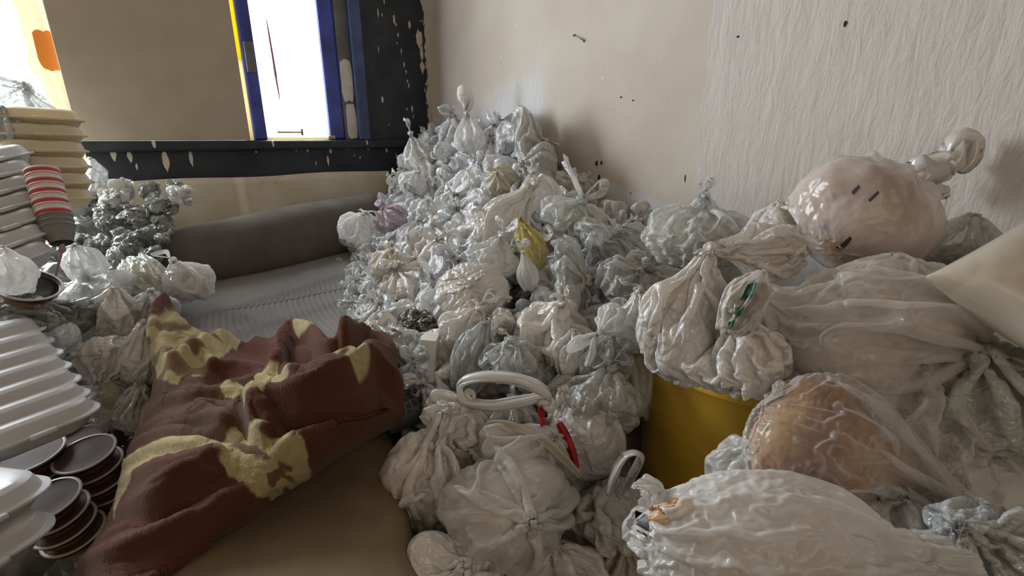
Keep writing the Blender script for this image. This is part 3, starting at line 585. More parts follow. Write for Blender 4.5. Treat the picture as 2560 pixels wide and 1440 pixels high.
# ================= BROWN BLANKET =================
net = [[(400,762),(500,850),(560,868),(640,880),(705,852),(765,842),(850,860),(915,850)],
       [(384,850),(470,895),(560,905),(650,915),(730,905),(800,900),(890,895),(980,905)],
       [(395,950),(480,960),(570,970),(650,975),(730,965),(810,955),(900,950),(990,960)],
       [(375,1040),(460,1040),(550,1045),(640,1050),(735,1045),(825,1035),(920,1020),(1003,1005)],
       [(335,1120),(430,1120),(530,1125),(630,1122),(730,1115),(820,1098),(910,1080),(995,1055)],
       [(315,1200),(400,1205),(500,1205),(600,1205),(690,1192),(770,1170),(850,1135),(930,1095)],
       [(290,1290),(370,1290),(450,1290),(530,1285),(600,1270),(675,1240),(740,1205),(810,1160)],
       [(245,1370),(320,1365),(390,1365),(460,1360),(530,1335),(600,1295),(665,1255),(725,1205)],
       [(195,1450),(250,1450),(310,1450),(365,1450),(430,1400),(510,1350),(585,1310),(650,1262)]]
zz = [[.80,.725,.72,.72,.735,.745,.735,.73],[.76,.745,.745,.745,.77,.79,.78,.75],[.70,.745,.74,.76,.785,.80,.79,.75],[.66,.73,.745,.77,.79,.80,.785,.74],
      [.63,.71,.74,.755,.77,.765,.75,.71],[.60,.69,.71,.72,.72,.705,.69,.675],[.57,.655,.675,.68,.68,.665,.655,.645],[.55,.63,.65,.655,.65,.645,.64,.64],[.54,.61,.635,.64,.64,.638,.636,.636]]
net = np.array(net, float); zz = np.array(zz)
NU, NV = 420, 460
def refine(A):
    A = np.array([spline(row, NU) for row in A]); return np.array([spline(A[:, j], NV) for j in range(NU)]).transpose(1, 0, 2)
G = refine(np.concatenate([net, zz[..., None]], -1)); px, py, zc = G[..., 0], G[..., 1], G[..., 2]
def seg(px, py, pts, n=40):
    s = spline(pts, n) if len(pts) > 2 else np.array(pts, float); best = np.full(px.shape, 1e9); sign = np.zeros(px.shape); tt = np.zeros(px.shape)
    for i in range(len(s) - 1):
        a, b = s[i], s[i + 1]; d = b - a; L2 = d @ d; t = np.clip(((px - a[0]) * d[0] + (py - a[1]) * d[1]) / L2, 0, 1); qx = px - a[0] - t * d[0]; qy = py - a[1] - t * d[1]; D = np.hypot(qx, qy)
        m = D < best; best = np.where(m, D, best); sign = np.where(m, np.sign(d[0] * qy - d[1] * qx), sign); tt = np.where(m, (i + t) / (len(s) - 1), tt)
    return best, sign, tt
# fold list: points, width on the crest side / far side, height (negative = hollow)
folds = [
 ([(388,900),(392,850),(400,805),(430,775),(470,765),(500,790)], 22, 22, .045),
 ([(440,800),(415,870),(430,930),(470,960)], 16, 22, .020),
 ([(455,830),(520,860),(570,880)], 10, 12, .012), ([(440,860),(500,880),(560,900)], 9, 11, .012), ([(460,900),(510,905),(545,925)], 9, 12, .012),
 ([(430,1000),(455,930),(520,888),(600,872),(700,892)], 16, 30, .035),
 ([(500,960),(570,940),(650,950)], 30, 26, -.022), ([(560,985),(620,960),(690,955)], 12, 20, .016),
 ([(700,868),(740,850),(785,862),(820,905),(860,905),(900,870),(925,862)], 18, 26, .050),
 ([(712,905),(760,930),(800,915)], 26, 20, -.035),
 ([(690,960),(705,905),(712,870)], 14, 22, .034), ([(745,990),(720,950),(700,925)], 16, 26, .028),
 ([(865,935),(875,890),(895,860)], 10, 16, .026), ([(905,900),(915,940),(890,960)], 12, 16, -.018),
 ([(920,860),(965,890),(975,925),(930,945),(880,960),(830,990),(780,1005),(720,1010)], 16, 30, .045),
 ([(625,1000),(690,1000),(760,1015)], 12, 14, .018), ([(640,985),(700,975),(745,990)], 8, 12, .015),
 ([(632,1045),(700,1038),(780,1030),(850,1000),(930,960),(985,985),(1000,1010)], 16, 34, .050),
 ([(640,1050),(650,1095),(680,1110)], 14, 22, .030), ([(700,1085),(800,1065),(880,1040),(950,1010)], 28, 24, -.034),
 ([(990,1040),(900,1075),(800,1100),(700,1130)], 20, 34, .022),
 ([(500,1040),(560,1065),(640,1040),(690,1090)], 20, 26, .022), ([(470,1080),(560,1100),(640,1095)], 18, 18, -.014),
 ([(380,1050),(440,1010),(500,1000),(560,1010)], 10, 18, .014), ([(350,1090),(430,1055),(520,1050)], 9, 16, .012), ([(335,1130),(420,1090),(520,1090),(590,1075)], 12, 18, .014),
 ([(320,1175),(400,1130),(520,1120)], 12, 20, .014), ([(310,1215),(420,1175),(520,1160),(600,1170)], 18, 30, .012),
 ([(300,1300),(400,1250),(520,1170),(560,1150)], 22, 34, .018), ([(330,1330),(430,1290),(520,1230),(620,1200)], 26, 30, -.016),
 ([(215,1430),(300,1400),(420,1350),(520,1300),(600,1240)], 16, 40, .024), ([(330,1440),(430,1400),(520,1340)], 24, 24, -.012), ([(260,1390),(300,1345),(380,1310)], 8, 20, .010),

 ([(600,1010),(650,1060),(720,1100)], 8, 12, .014), ([(480,1045),(540,1030),(610,1045),(660,1085)], 7, 10, .012), ([(400,1075),(480,1060),(560,1075),(620,1105)], 7, 10, .010),
 ([(745,880),(790,905),(835,940)], 7, 12, .016), ([(880,870),(870,905),(880,940)], 6, 9, .016), ([(930,880),(940,905),(930,930)], 7, 10, .012), ([(640,1070),(740,1055),(840,1030),(930,985)], 7, 14, .014),
 ([(470,985),(530,1000),(600,990)], 8, 10, .012), ([(520,925),(590,912),(660,925)], 7, 10, .010), ([(560,960),(600,950),(640,962)], 6, 8, .010), ([(700,1140),(790,1120),(880,1085)], 8, 14, .010), ([(380,1240),(480,1200),(560,1185)], 8, 14, .010), ([(520,1340),(620,1270),(700,1225)], 10, 14, .012),
 ([(420,870),(450,850),(490,862)], 6, 8, .010), ([(430,835),(470,815),(500,835)], 6, 8, .010), ([(410,925),(440,905),(480,920)], 6, 8, .010)]
dz = np.zeros(px.shape)
for pts, wa, wb, h in folds:
    wa, wb, h = wa * .85, wb * .85, h * 1.15
    D, S, T = seg(px, py, pts); w_ = np.where(S > 0, wa, wb); prof = .65 * np.exp(-(D / w_) ** 2) + .35 * np.exp(-np.abs(D / w_) * 2.2); endf = np.clip(np.minimum(T, 1 - T) / .12, 0, 1) ** .6
    dz = dz + h * prof * (.25 + .75 * endf)
Q = np.stack([px, py * 1.6 - px * .5], -1) / 260; dz = dz + .006 * fbm(Q, 3, 2.2, 3) + .003 * crumple(Q, 8, 2.4, 6) + .002 * crumple(Q, 9, 6, 6)
k = (zc - CAMZ) ; P3 = np.zeros(px.shape + (3,))
R_ = _f + _r * ((px - 1280) / FP)[..., None] + _u * ((720 - py) / FP)[..., None]; P3 = O3 + R_ * (k / R_[..., 2])[..., None]
P3[..., 2] += dz; 
# pattern (cream figures on brown), part of the weave
cream = [
 [(392,905),(388,860),(415,800),(450,790),(500,835),(560,850),(610,878),(560,900),(520,930),(480,955),(440,985),(405,960)],
 [(742,846),(765,838),(835,850),(845,885),(825,892),(795,868),(760,862)],
 [(622,990),(660,985),(740,995),(748,1018),(700,1030),(655,1052),(635,1060),(622,1020)],
 [(640,955),(668,948),(700,950),(722,985),(700,992),(672,985),(650,972)],
 [(322,1165),(400,1125),(470,1108),(540,1100),(610,1080),(645,1105),(620,1145),(560,1150),(480,1135),(430,1148),(350,1195),(318,1260),(300,1310),(298,1230)],
 [(527,1130),(575,1100),(640,1090),(680,1112),(765,1122),(772,1185),(762,1215),(730,1220),(705,1200),(708,1240),(672,1255),(640,1230),(600,1190),(560,1165)],
 [(832,948),(850,936),(870,942),(872,960),(850,985),(838,975)],[(885,950),(930,945),(925,965),(890,990),(868,985)],
 [(560,985),(590,975),(640,980),(600,1005),(560,1008)]]
brown_in = [[(668,1178),(700,1165),(716,1172),(690,1190),(678,1212),(670,1206)],[(700,1150),(732,1160),(728,1172),(700,1166)],[(440,860),(520,868),(560,885),(500,880)],[(430,905),(490,895),(520,905),(450,920)],[(690,1172),(725,1180),(735,1200),(712,1190)],[(600,1110),(660,1118),(690,1150),(640,1140),(575,1125)]]
jx = px + 5 * fbm(np.stack([px, py], -1) / 60, 2, 3, 3); jy = py + 5 * fbm(np.stack([px, py], -1) / 60, 5, 3, 3)
mask = np.zeros(px.shape)
for p_ in cream: mask = np.maximum(mask, inpoly(jx, jy, p_) * 1.0)
for p_ in brown_in: mask = np.where(inpoly(jx, jy, p_), .15, mask)
stripe = inpoly(px, py, cream[0]) & (np.sin((py + .3 * px) / 9.0) > .35); mask = np.where(stripe, .25, mask)
tone = .5 + .5 * np.clip(fbm(np.stack([px, py * 1.4], -1) / 300, 12, 2, 2), -1, 1); tone = np.where((py < 1110) & (px < 640) & (py > 960), .95, tone * .5)
def sm(a):
    for _ in range(2): a = (a + np.roll(a, 1, 0) + np.roll(a, -1, 0) + np.roll(a, 1, 1) + np.roll(a, -1, 1)) / 5
    return a
mask = sm(mask); me = mesh_np('brown_blanket', P3, grid_faces(NV, NU)[:, ::-1])
ca = me.color_attributes.new('weave', 'FLOAT_COLOR', 'POINT'); col = np.zeros((NU * NV, 4)); col[:, 0] = mask.ravel(); col[:, 1] = tone.ravel(); col[:, 3] = 1; ca.data.foreach_set('color', col.ravel())
m, nt, bs = M('fleece_blanket'); at = nn(nt, 'ShaderNodeVertexColor', layer_name='weave'); se = nn(nt, 'ShaderNodeSeparateColor'); nt.links.new(at.outputs[0], se.inputs[0]); tc = nn(nt, 'ShaderNodeTexCoord')
br = mixc(nt, se.outputs[1], (.095,.028,.016), (.095,.048,.026)); n1 = noise(nt, tc.outputs['Object'], 90, 3, .7); cc = mixc(nt, ramp(nt, n1, .3, .7), (.34,.28,.14), (.46,.39,.21)); nt.links.new(mixc(nt, se.outputs[0], br, cc), bs.inputs['Base Color'])
bs.inputs['Roughness'].default_value = .95; bs.inputs['Sheen Weight'].default_value = .12; bs.inputs['Sheen Roughness'].default_value = .5; bs.inputs['Specular IOR Level'].default_value = .1
bump(nt, noise(nt, tc.outputs['Object'], 170, 3, .7), .7, .004, bs)
o = link('fleece_blanket', me, None, m); so = o.modifiers.new('s', 'SOLIDIFY'); so.thickness = .010; so.offset = -1
tag(o, 'crumpled brown fleece blanket with cream pattern spread over the bed', 'blanket')
# ================= THE HEAP OF BAGS IN THE CORNER =================
hp = [(1.56,2.28,1.28),(1.56,2.70,1.16),(1.30,2.72,1.10),(1.35,2.30,1.18),(1.56,1.95,1.26),(1.56,1.59,1.17),(1.56,1.30,1.0),(1.56,1.1,.90),(1.05,2.70,.86),
      (.80,2.62,.72),(.78,2.30,.70),(.64,1.95,.68),(.52,1.55,.67),(.45,1.15,.66),(.42,.95,.66),(1.25,2.2,1.02),(1.07,2.3,.88),(1.18,1.56,1.04),(.85,1.27,.82),(1.0,1.03,.84),(.77,1.03,.73),(.84,.79,.72),(1.12,.91,.90),
      (.90,1.75,.86),(.62,.72,.55),(1.3,.8,.85),(1.56,.8,.85),(.6,.9,.68)]
hz = tps(hp)
def on_heap(x, y, off=0.0):
    q = ray(x, y); t = .5
    for _ in range(400):
        p = O3 + q * t
        if p[2] <= float(hz(p[0], p[1])) + off or p[0] > XR - .03 or p[1] > YB - .05: return p, t
        t += .01
    return p, t
# densely packed film filling the heap
nx, ny = 150, 230; X, Y = np.meshgrid(np.linspace(0, 1, nx), np.linspace(.62, 2.72, ny)); XL = bed_edge(Y) + .02 + .16 * np.clip((Y - 2.2) / .15, 0, 1); X = XL + (1.55 - XL) * X; Z = hz(X, Y) - .07
Z = Z + .05 * crumple(np.stack([X, Y], -1), 4, 7, 8) + .02 * crumple(np.stack([X, Y], -1), 6, 18, 8)
Z = np.where(Y < .95, Z - (.95 - Y) * .9, Z); Z = np.maximum(Z, FL + .01)
side = np.stack([X, Y, Z], -1); m0 = side.reshape(-1, 3); bot = m0.copy(); bot[:, 2] = FL
keepf = grid_faces(ny, nx)[:, ::-1]; n0 = nx * ny; ring = [i for i in range(nx)] + [i * nx + nx - 1 for i in range(1, ny)] + [(ny - 1) * nx + i for i in range(nx - 2, -1, -1)] + [i * nx for i in range(ny - 2, 0, -1)]
f3 = [(ring[(i + 1) % len(ring)], ring[i], ring[i] + n0, ring[(i + 1) % len(ring)] + n0) for i in range(len(ring))]
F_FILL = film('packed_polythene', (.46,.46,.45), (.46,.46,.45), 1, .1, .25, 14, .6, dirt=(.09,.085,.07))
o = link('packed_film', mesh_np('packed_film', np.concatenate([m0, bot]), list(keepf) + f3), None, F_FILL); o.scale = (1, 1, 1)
tag(o, 'densely packed crushed film filling the heap under the knotted bags', 'plastic film', None, 'stuff')

rnd = random.Random(42)
heap_poly = [(1125,345),(1200,325),(1330,335),(1400,380),(1430,440),(1470,500),(1560,560),(1640,620),(1640,760),(1600,900),(1540,980),(1420,960),(1300,930),(1200,930),(1090,990),(1010,960),(960,880),(935,800),(915,740),(895,690),(905,640),(960,590),(985,500),(1020,430),(1075,385)]
named_zones = [(1180,725,75,50),(1375,830,80,85),(1330,375,85,42),(1350,425,55,30),(1265,560,60,80),(1345,640,40,60),(1420,560,75,60),(1570,810,70,70),(1160,860,60,70),(1500,600,80,60),(1440,690,90,50),(1280,905,60,50),(1035,950,45,45),(1500,980,90,80)]
LM = [(1180,728,'the round pleated bag'),(1378,835,'the deeply pleated bag'),(1322,372,'the shiny silver bag at the top'),(1352,428,'the grey oval bag'),(1265,560,'the long draped bag'),(1335,625,'the pointed yellow bag'),
      (1435,545,'the bag with a broad band'),(1605,815,'the bag hanging by the bin'),(1160,840,'the bag under the pleated one'),(1520,615,'the clear bag at the wall'),(1430,715,'the wide crinkled silvery bag'),(1278,905,'the grey-green wrapped bag'),
      (1035,950,'the hooped clear bag'),(1505,1010,'the bulky dark bag'),(1175,352,'the peak bag with long ears'),(1047,398,'the bag with two upright ears'),(1252,452,'the peach-tinted bag'),(968,665,'the three-cornered cream bag'),(985,548,'the rosy bag'),(1040,815,'the black glossy bundle'),(1000,880,'the shiny bag over the blanket'),(1352,505,'the wing-shaped bag'),(1060,600,'the centre of the left slope'),(1080,490,'the upper left slope')]
USED = set()
def unique(pre, x, y, lm=None):
    for q in (pre, pre.replace('small ', 'little ', 1), pre.replace('small ', 'tiny ', 1)):
        for k in range(7):
            s = q + where(x, y, k, lm)
            if s not in USED and len(s.split()) <= 16: USED.add(s); return s
    s = pre.rstrip(', ') + (' at the rim of the heap' if 'fanned' in pre else ' deep in the corner heap'); USED.add(s); return s
def where(x, y, nth=0, lm=None):
    best = sorted(lm or LM, key=lambda q: (q[0] - x) ** 2 + (q[1] - y) ** 2)[nth]; dx, dy = x - best[0], y - best[1]; d = math.hypot(dx, dy)
    if best[2].endswith('slope'):
        return ('at ' if d < 25 else '') + ((('just ' if d < 45 else '') + (('above' if dy < 0 else 'below') if abs(dy) > abs(dx) else ('left of' if dx < 0 else 'right of')) + ' ') if d >= 25 else '') + best[2] + ' of the heap'
    a = math.degrees(math.atan2(-dy, dx)) % 360; w8 = ['right of', 'above and right of', 'above', 'above and left of', 'left of', 'below and left of', 'below', 'below and right of'][int((a + 22.5) // 45) % 8]
    return w8 + ' ' + best[2]
pts = []; tries = 0
while tries < 9000:
    tries += 1; x = rnd.uniform(880, 1660); y = rnd.uniform(320, 1000)
    if not inpoly(np.array([x]), np.array([y]), heap_poly)[0]: continue
    p, t = on_heap(x, y); r = rnd.uniform(.062, .085) if y < 620 else rnd.uniform(.062, .09)
    if x < 1000: r *= .8
    if any(abs(x - a) < c * .55 and abs(y - b_) < d * .55 for a, b_, c, d in named_zones): continue
    if any(np.linalg.norm(p - q) < .62 * (r + s) for q, s, _, _ in pts): continue
    pts.append((p, r, x, y))
for i, (p, r, x, y) in enumerate(pts):
    e = .03; nrm = Vector((-(float(hz(p[0] + e, p[1])) - float(hz(p[0] - e, p[1]))) / (2 * e), -(float(hz(p[0], p[1] + e)) - float(hz(p[0], p[1] - e))) / (2 * e), 1)).normalized()
    d = (nrm * 1.0 + Vector((rnd.gauss(0, .55), rnd.gauss(0, .55), rnd.gauss(0, .35)))).normalized()
    k = rnd.random(); cool = y < 640
    c = Vector(p) + nrm * r * .15
    if p[0] > XR - r - .03: c.x = XR - r - .03
    if k < .80:
        mat = F_WHITE if rnd.random() < (.8 if cool else .5) else F_WARM; lab = ('small white bag with handles ' if mat is F_WHITE else 'small warm-white knotted bag '); nm = 'knotted_bag'
    elif k < .90: mat = F_MILK; lab = 'small see-through milky bag '; nm = 'milky_bag'
    elif k < .96: mat = F_GREY; lab = 'small shiny grey bag '; nm = 'grey_bag'
    else: mat = F_DARK; lab = 'small dark glossy crumpled bundle '; nm = 'dark_bundle'
    if mat in (F_GREY, F_DARK) and rnd.random() < .5: 
        crumpled(c, r * 1.0, mat, unique(lab, x, y), 'small bags making up the corner heap', rnd, .9, nm if mat is F_DARK else 'crumpled_bag', 'bag', nrm)
    else:
        small_bag(c, r * rnd.uniform(.95, 1.2), d, mat, unique(lab, x, y), 'small bags making up the corner heap', rnd, None, rnd.choice((0, 1, 2, 2)) if mat is not F_DARK else 0, rnd.uniform(.7, 1.2), rnd.uniform(.75, 1.05), nm)
# leafy fans of gathered film along the bright left edge
for i, (x, y) in enumerate([(1000,470),(985,505),(1010,495),(1000,530),(975,560),(945,615),(905,640),(920,655),(885,665),(900,690),(895,720),(920,745),(930,700),(905,765),(940,790),(920,810),(960,840),(950,870),(975,900),(1030,430),(1050,400),(1040,460),(965,600),(985,640)]):
    p, t = on_heap(x, y, .01); t = min(t, 2.6); p = PD(x, y, t - .02)
    root = small_bag(p, .040, cdir(-.8 + rnd.uniform(-.3, .3), rnd.uniform(-.5, .5), .5), F_WHITE if i % 3 else F_MILK, unique('fanned white bag on the left edge, ', x, y), 'small bags making up the corner heap', rnd, None, 2, 1.8, .8)

# ---------- named bags on the heap ----------
def heapbag(x, y, off, *a, **k):
    p, t = on_heap(x, y, off); return big_bag('knotted_bag', x, y, t - .02, *a, **k)
L1 = [((0,0,0),(1,.9,.75))]; L3 = lambda s: [((.35*math.cos(s+i*2.1), .35*math.sin(s+i*2.1), .12*math.sin(s*3+i*2)), (.62,.58,.55)) for i in range(3)]
def depth_fix(t, dx=0): return t
big_bag('knotted_bag', 1175, 352, 2.28, 38, 38, 34, (-.12,1,.1), "white bag on the heap's peak with long thin ears against the wall", mat=F_MILK, seed=1, loops=1, Ls=1.5, tails=1, neck=2.0, fan=.25, hi=False)
big_bag('knotted_bag', 1047, 398, 2.55, 36, 36, 34, (-.30,1,.2), 'white bag with two short upright ears in front of the black wall', mat=F_WHITE, seed=2, loops=0, tails=2, Ls=1.3, neck=1.9, fan=.35, hi=False)
big_bag('knotted_bag', 1032, 462, 2.42, 34, 34, 30, (.4,.6,.5), 'rounded pale bag under the one with upright ears, touching the black wall', mat=F_MILK, seed=3, loops=1, hi=False)
big_bag('crumpled_bag', 1322, 372, 2.02, 82, 60, 44, (1,.15,.3), 'large shiny silver-clear crumpled bag at the top right of the heap', mat=F_GREY, seed=5, excess=1.6, lexc=1.3, loops=1, Ls=.7, lumps=L3(1), kmat=K_GREY, neck=1.5)
big_bag('oval_bag', 1352, 428, 1.90, 58, 36, 34, (-1,.3,.4), 'grey oval see-through bag lying under the silver crumpled one by the wall', mat=F_GREY, kmat=K_GREY, seed=6, excess=1.25, loops=0, tails=1, lumps=[((0,0,0),(1,.9,1.2))], neck=1.3, hi=False)
big_bag('knotted_bag', 1252, 452, 1.93, 40, 40, 36, (-.2,.3,1), 'small peach-tinted bag with ruffled knot near the top of the heap', mat=F_CREAM, seed=7, loops=0, tails=2, hi=False)
big_bag('draped_bag', 1262, 560, 1.66, 75, 60, 85, (.75,1,.15), 'long loose grey-white bag draped diagonally down the middle of the heap', mat=F_WARM, seed=8, excess=1.25, lumps=[((0,0,-.2),(.8,.5,.85))], neck=1.4, loops=1, Ls=.6, roll=.3)
big_bag('knotted_bag', 1235, 655, 1.50, 62, 50, 42, (.3,1,.2), 'pale bag with a fanned knot below the long draped bag', mat=F_WHITE, seed=81, loops=2, Ls=.9, neck=1.7)
big_bag('flat_bag', 1352, 505, 1.74, 55, 30, 62, (-.3,1,.1), 'smooth wing-shaped white bag standing beside the draped bag', mat=F_MILK, seed=9, excess=1.12, lumps=[((0,0,0),(1,.5,1))], loops=0, tails=1, neck=1.25)
big_bag('knotted_bag', 1435, 545, 1.52, 78, 62, 52, (.3,.8,.6), 'shiny clear bag with a broad white handle band tied across it', mat=F_CLEAR, kmat=K_GREY, seed=10, excess=1.5, lexc=1.2, loops=2, Ls=1.2, lumps=L3(2))
big_bag('yellow_bag', 1335, 625, 1.44, 30, 26, 52, (-.45,1,.2), 'pointed yellow bag standing up in the middle of the heap', mat=F_YEL, kmat=K_YELG, seed=11, excess=1.15, loops=0, tails=1, neck=1.7, hi=False)
big_bag('knotted_bag', 1318, 690, 1.40, 26, 22, 44, (-.2,1,.5), 'white bag with two thin upright ears in front of the yellow bag', mat=F_MILK, seed=12, loops=2, Ls=1.1, fan=.5, neck=1.5, hi=False)
big_bag('crumpled_bag', 1520, 615, 1.42, 85, 70, 52, (.6,.8,.3), 'clear shiny bag with dark grey contents against the white wall band', mat=F_CLEAR, kmat=K_DARKC, seed=13, excess=1.55, lexc=1.25, loops=1, tails=1, Ls=.8, lumps=L3(3))
big_bag('crumpled_bag', 1430, 715, 1.34, 100, 60, 48, (.9,.3,.5), 'wide crinkled silvery bag lying between the yellow bag and the pleated white bag', mat=F_GREY, kmat=K_WHITE, seed=14, excess=1.5, lexc=1.25, loops=1, Ls=.7, lumps=L3(4))
big_bag('crumpled_bag', 1545, 720, 1.28, 62, 55, 48, (.8,.6,.2), 'grey see-through bag with dark filling right of the silvery crinkled bag', mat=F_GREY, kmat=K_DARKC, seed=15, excess=1.4, loops=1, Ls=.8, hi=False)
big_bag('round_bag', 1180, 728, 1.37, 92, 80, 48, (-.12,.42,1), 'round white bag with pleats radiating from its central knot', mat=F_WARM, kmat=K_WHITE, seed=16, excess=1.2, lexc=1.02, pleat=1.0, seam=0, pull=.0035, loops=0, tails=1, Ls=.5, neck=1.15, k=.6, lumps=[((0,0,0),(1,.95,.85))], U=100, V=60)
big_bag('gathered_bag', 1378, 835, 1.22, 95, 85, 78, (.25,.9,.6), 'large white bag with deep upright pleats below the silvery crinkled bag', mat=F_WARM, kmat=K_WHITE, seed=17, pull=.0016, excess=1.45, lexc=1.15, pleat=1.3, loops=1, Ls=.7, neck=1.3, k=.7)
big_bag('pale_bag', 1425, 890, 1.12, 38, 30, 55, (.1,1,.2), 'narrow pale bag hanging in front of the deeply pleated white bag', mat=F_WARM, seed=171, excess=1.3, loops=0, neck=1.3, hi=False, knot=False)
big_bag('knotted_bag', 1160, 830, 1.27, 72, 55, 55, (.5,.8,.4), 'white bag right under the round pleated bag, with a short knotted ear', mat=F_WARM, kmat=K_WHITE, seed=18, loops=1, Ls=.8, neck=1.5)
big_bag('knotted_bag', 1258, 800, 1.25, 28, 26, 30, (-.2,-.3,1), 'little bag with one thick looped handle right of the round pleated bag', mat=F_WARM, seed=19, loops=2, Ls=1.2, hi=False)
big_bag('draped_bag', 1180, 905, 1.17, 48, 36, 85, (.35,1,.1), 'tall glossy grey-white bag standing left of the grey striped bag', mat=F_GREY, kmat=K_WHITE, seed=20, excess=1.2, neck=1.25, loops=0, tails=1)
big_bag('striped_bag', 1278, 905, 1.12, 60, 52, 50, (-.1,1,.3), 'rounded grey-green bag wrapped in crinkled film behind the big handle loop', mat=F_CLEAR, kmat=K_GREY, seed=21, excess=1.5, lexc=1.3, loops=0, tails=1, neck=1.2)
big_bag('knotted_bag', 1605, 815, 1.10, 62, 60, 75, (-.15,1,.2), 'white bag with a pale lump on top hanging beside the yellow bin', mat=F_WARM, kmat=K_WHITE, seed=22, excess=1.3, loops=0, tails=1, neck=1.25)
big_bag('knotted_bag', 1535, 800, 1.10, 40, 34, 40, (-.75,-.5,.6), 'milky bag whose two long handles hang down like ribbons', mat=F_MILK, seed=23, loops=2, Ls=2.4, fan=.35, neck=1.5)
big_bag('dark_bag', 1500, 905, 1.12, 70, 60, 60, (.3,1,.1), 'dim clear bag with dark grey contents under the long ribbon handles', mat=F_CLEAR, kmat=K_DARKC, seed=24, excess=1.4, loops=1, Ls=.9)
big_bag('green_bag', 1420, 985, 1.10, 70, 45, 40, (-1,.2,.2), 'slim bag with yellow-green stalks behind the big handle loop', mat=F_CLEAR, kmat=K_YELG, seed=25, excess=1.4, loops=0, tails=1, lumps=[((0,0,0),(.6,.5,1.2))])
big_bag('dark_bag', 1505, 1010, 1.06, 95, 75, 70, (.2,1,.2), 'bulky dark grey-green bag left of the yellow bin', mat=F_GREY, kmat=K_DARKC, seed=26, excess=1.2, loops=2, Ls=.7)
big_bag('clear_bag', 1035, 950, 1.22, 42, 36, 36, (0,1,.25), 'small clear bag with a hooped handle standing on the honeycomb mat', mat=F_CLEAR, kmat=K_GREY, seed=27, excess=1.4, loops=2, Ls=1.3, fan=.9, neck=1.3)
o = None
b = MB(); b.box(-.035, .035, -.02, .02, 0, .07); o = b.build('small_carton', plain('carton_white', (.72,.70,.66), .6, 20, .2), None, False, .002); o.location = PD(1072, 905, 1.24); o.rotation_euler = (.1, .1, .9); tag(o, 'small white carton wedged behind the hooped clear bag', 'carton')
big_bag('dark_bundle', 1040, 815, 1.42, 45, 38, 34, (-.3,.3,1), 'black glossy twisted bundle in a small bag at the left foot of the heap', mat=F_DARK, seed=28, excess=1.6, lexc=1.3, loops=0, tails=1, lumps=L3(6))
big_bag('crumpled_bag', 1000, 880, 1.35, 52, 42, 42, (-.5,.7,.4), 'shiny white bag above the end of the brown blanket', mat=F_WHITE, seed=29, excess=1.5, lexc=1.25, loops=1)
big_bag('plump_bag', 968, 665, 1.75, 36, 30, 36, (.4,1,.2), 'small cream three-cornered bag near the left foot of the heap', mat=F_CREAM, seed=30, excess=1.1, loops=0, neck=1.25, knot=False, hi=False)
big_bag('rosy_bag', 985, 548, 2.15, 34, 30, 28, (-.5,.5,.4), 'rosy tinted shiny bag on the left edge of the heap near the beige board', mat=F_PINK, seed=31, excess=1.5, loops=1, hi=False)
big_bag('knotted_bag', 1185, 780, 1.30, 34, 30, 26, (.8,-.2,.6), 'tan tinted little knotted bag tucked under the round pleated bag', mat=F_CREAM, seed=32, loops=1, hi=False)
big_bag('soft_bag', 887, 575, 2.12, 34, 24, 38, (.6,.9,.3), 'crumpled white bag with long pointed ears beside the right end of the bolster', mat=F_MILK, seed=33, excess=1.5, lexc=1.3, loops=1, tails=1, Ls=1.2, neck=1.3)

# ================= LARGE BAGS IN FRONT =================
L2 = [((0,0,.1),(.95,.85,.8)),((.1,-.1,-.45),(.75,.7,.6))]
big_bag('large_knotted_bag', 1268, 1278, .92, 165, 140, 128, (.42,.22,.9), 'large milky bag with a tight knot and folds running down, front centre of the picture', mat=F_MILK, kmat=K_WHITE, seed=41, excess=1.18, lexc=1.06, pull=.0013, seam=.2, lumps=RL(41, 4, .5, .45, .78), loops=0, tails=2, Ls=.5, neck=1.12, k=.30, U=110, V=66, shrink=.86)
big_bag('large_bag', 1070, 1205, 1.0, 118, 105, 172, (.28,1,.25), 'tall cream-white creased bag at the left of the front group beside the mattress', mat=F_WARM, kmat=K_WHITE, seed=42, excess=1.2, lexc=1.1, pull=.0015, loops=2, Ls=.55, k=.6, U=110, V=66, neck=1.2)
big_bag('large_bag', 1318, 1140, .99, 135, 75, 90, (.6,.6,.5), 'wide smooth milky bag folded over the top of the front knotted bag', mat=F_MILK, kmat=K_WHITE, seed=43, excess=1.05, lexc=1.0, seam=1, pull=.0004, loops=0, neck=1.2, knot=False, U=110, V=66)
lb = big_bag('handled_bag', 1465, 1100, 1.04, 120, 95, 110, (-.45,1,.1), 'big white carrier bag with a wide hooped handle and a red printed inner bag', mat=F_WARM, kmat=K_WHITE, seed=44, excess=1.12, lexc=1.03, pull=.0016, loops=0, knot=False, neck=1.35, U=110, V=66)
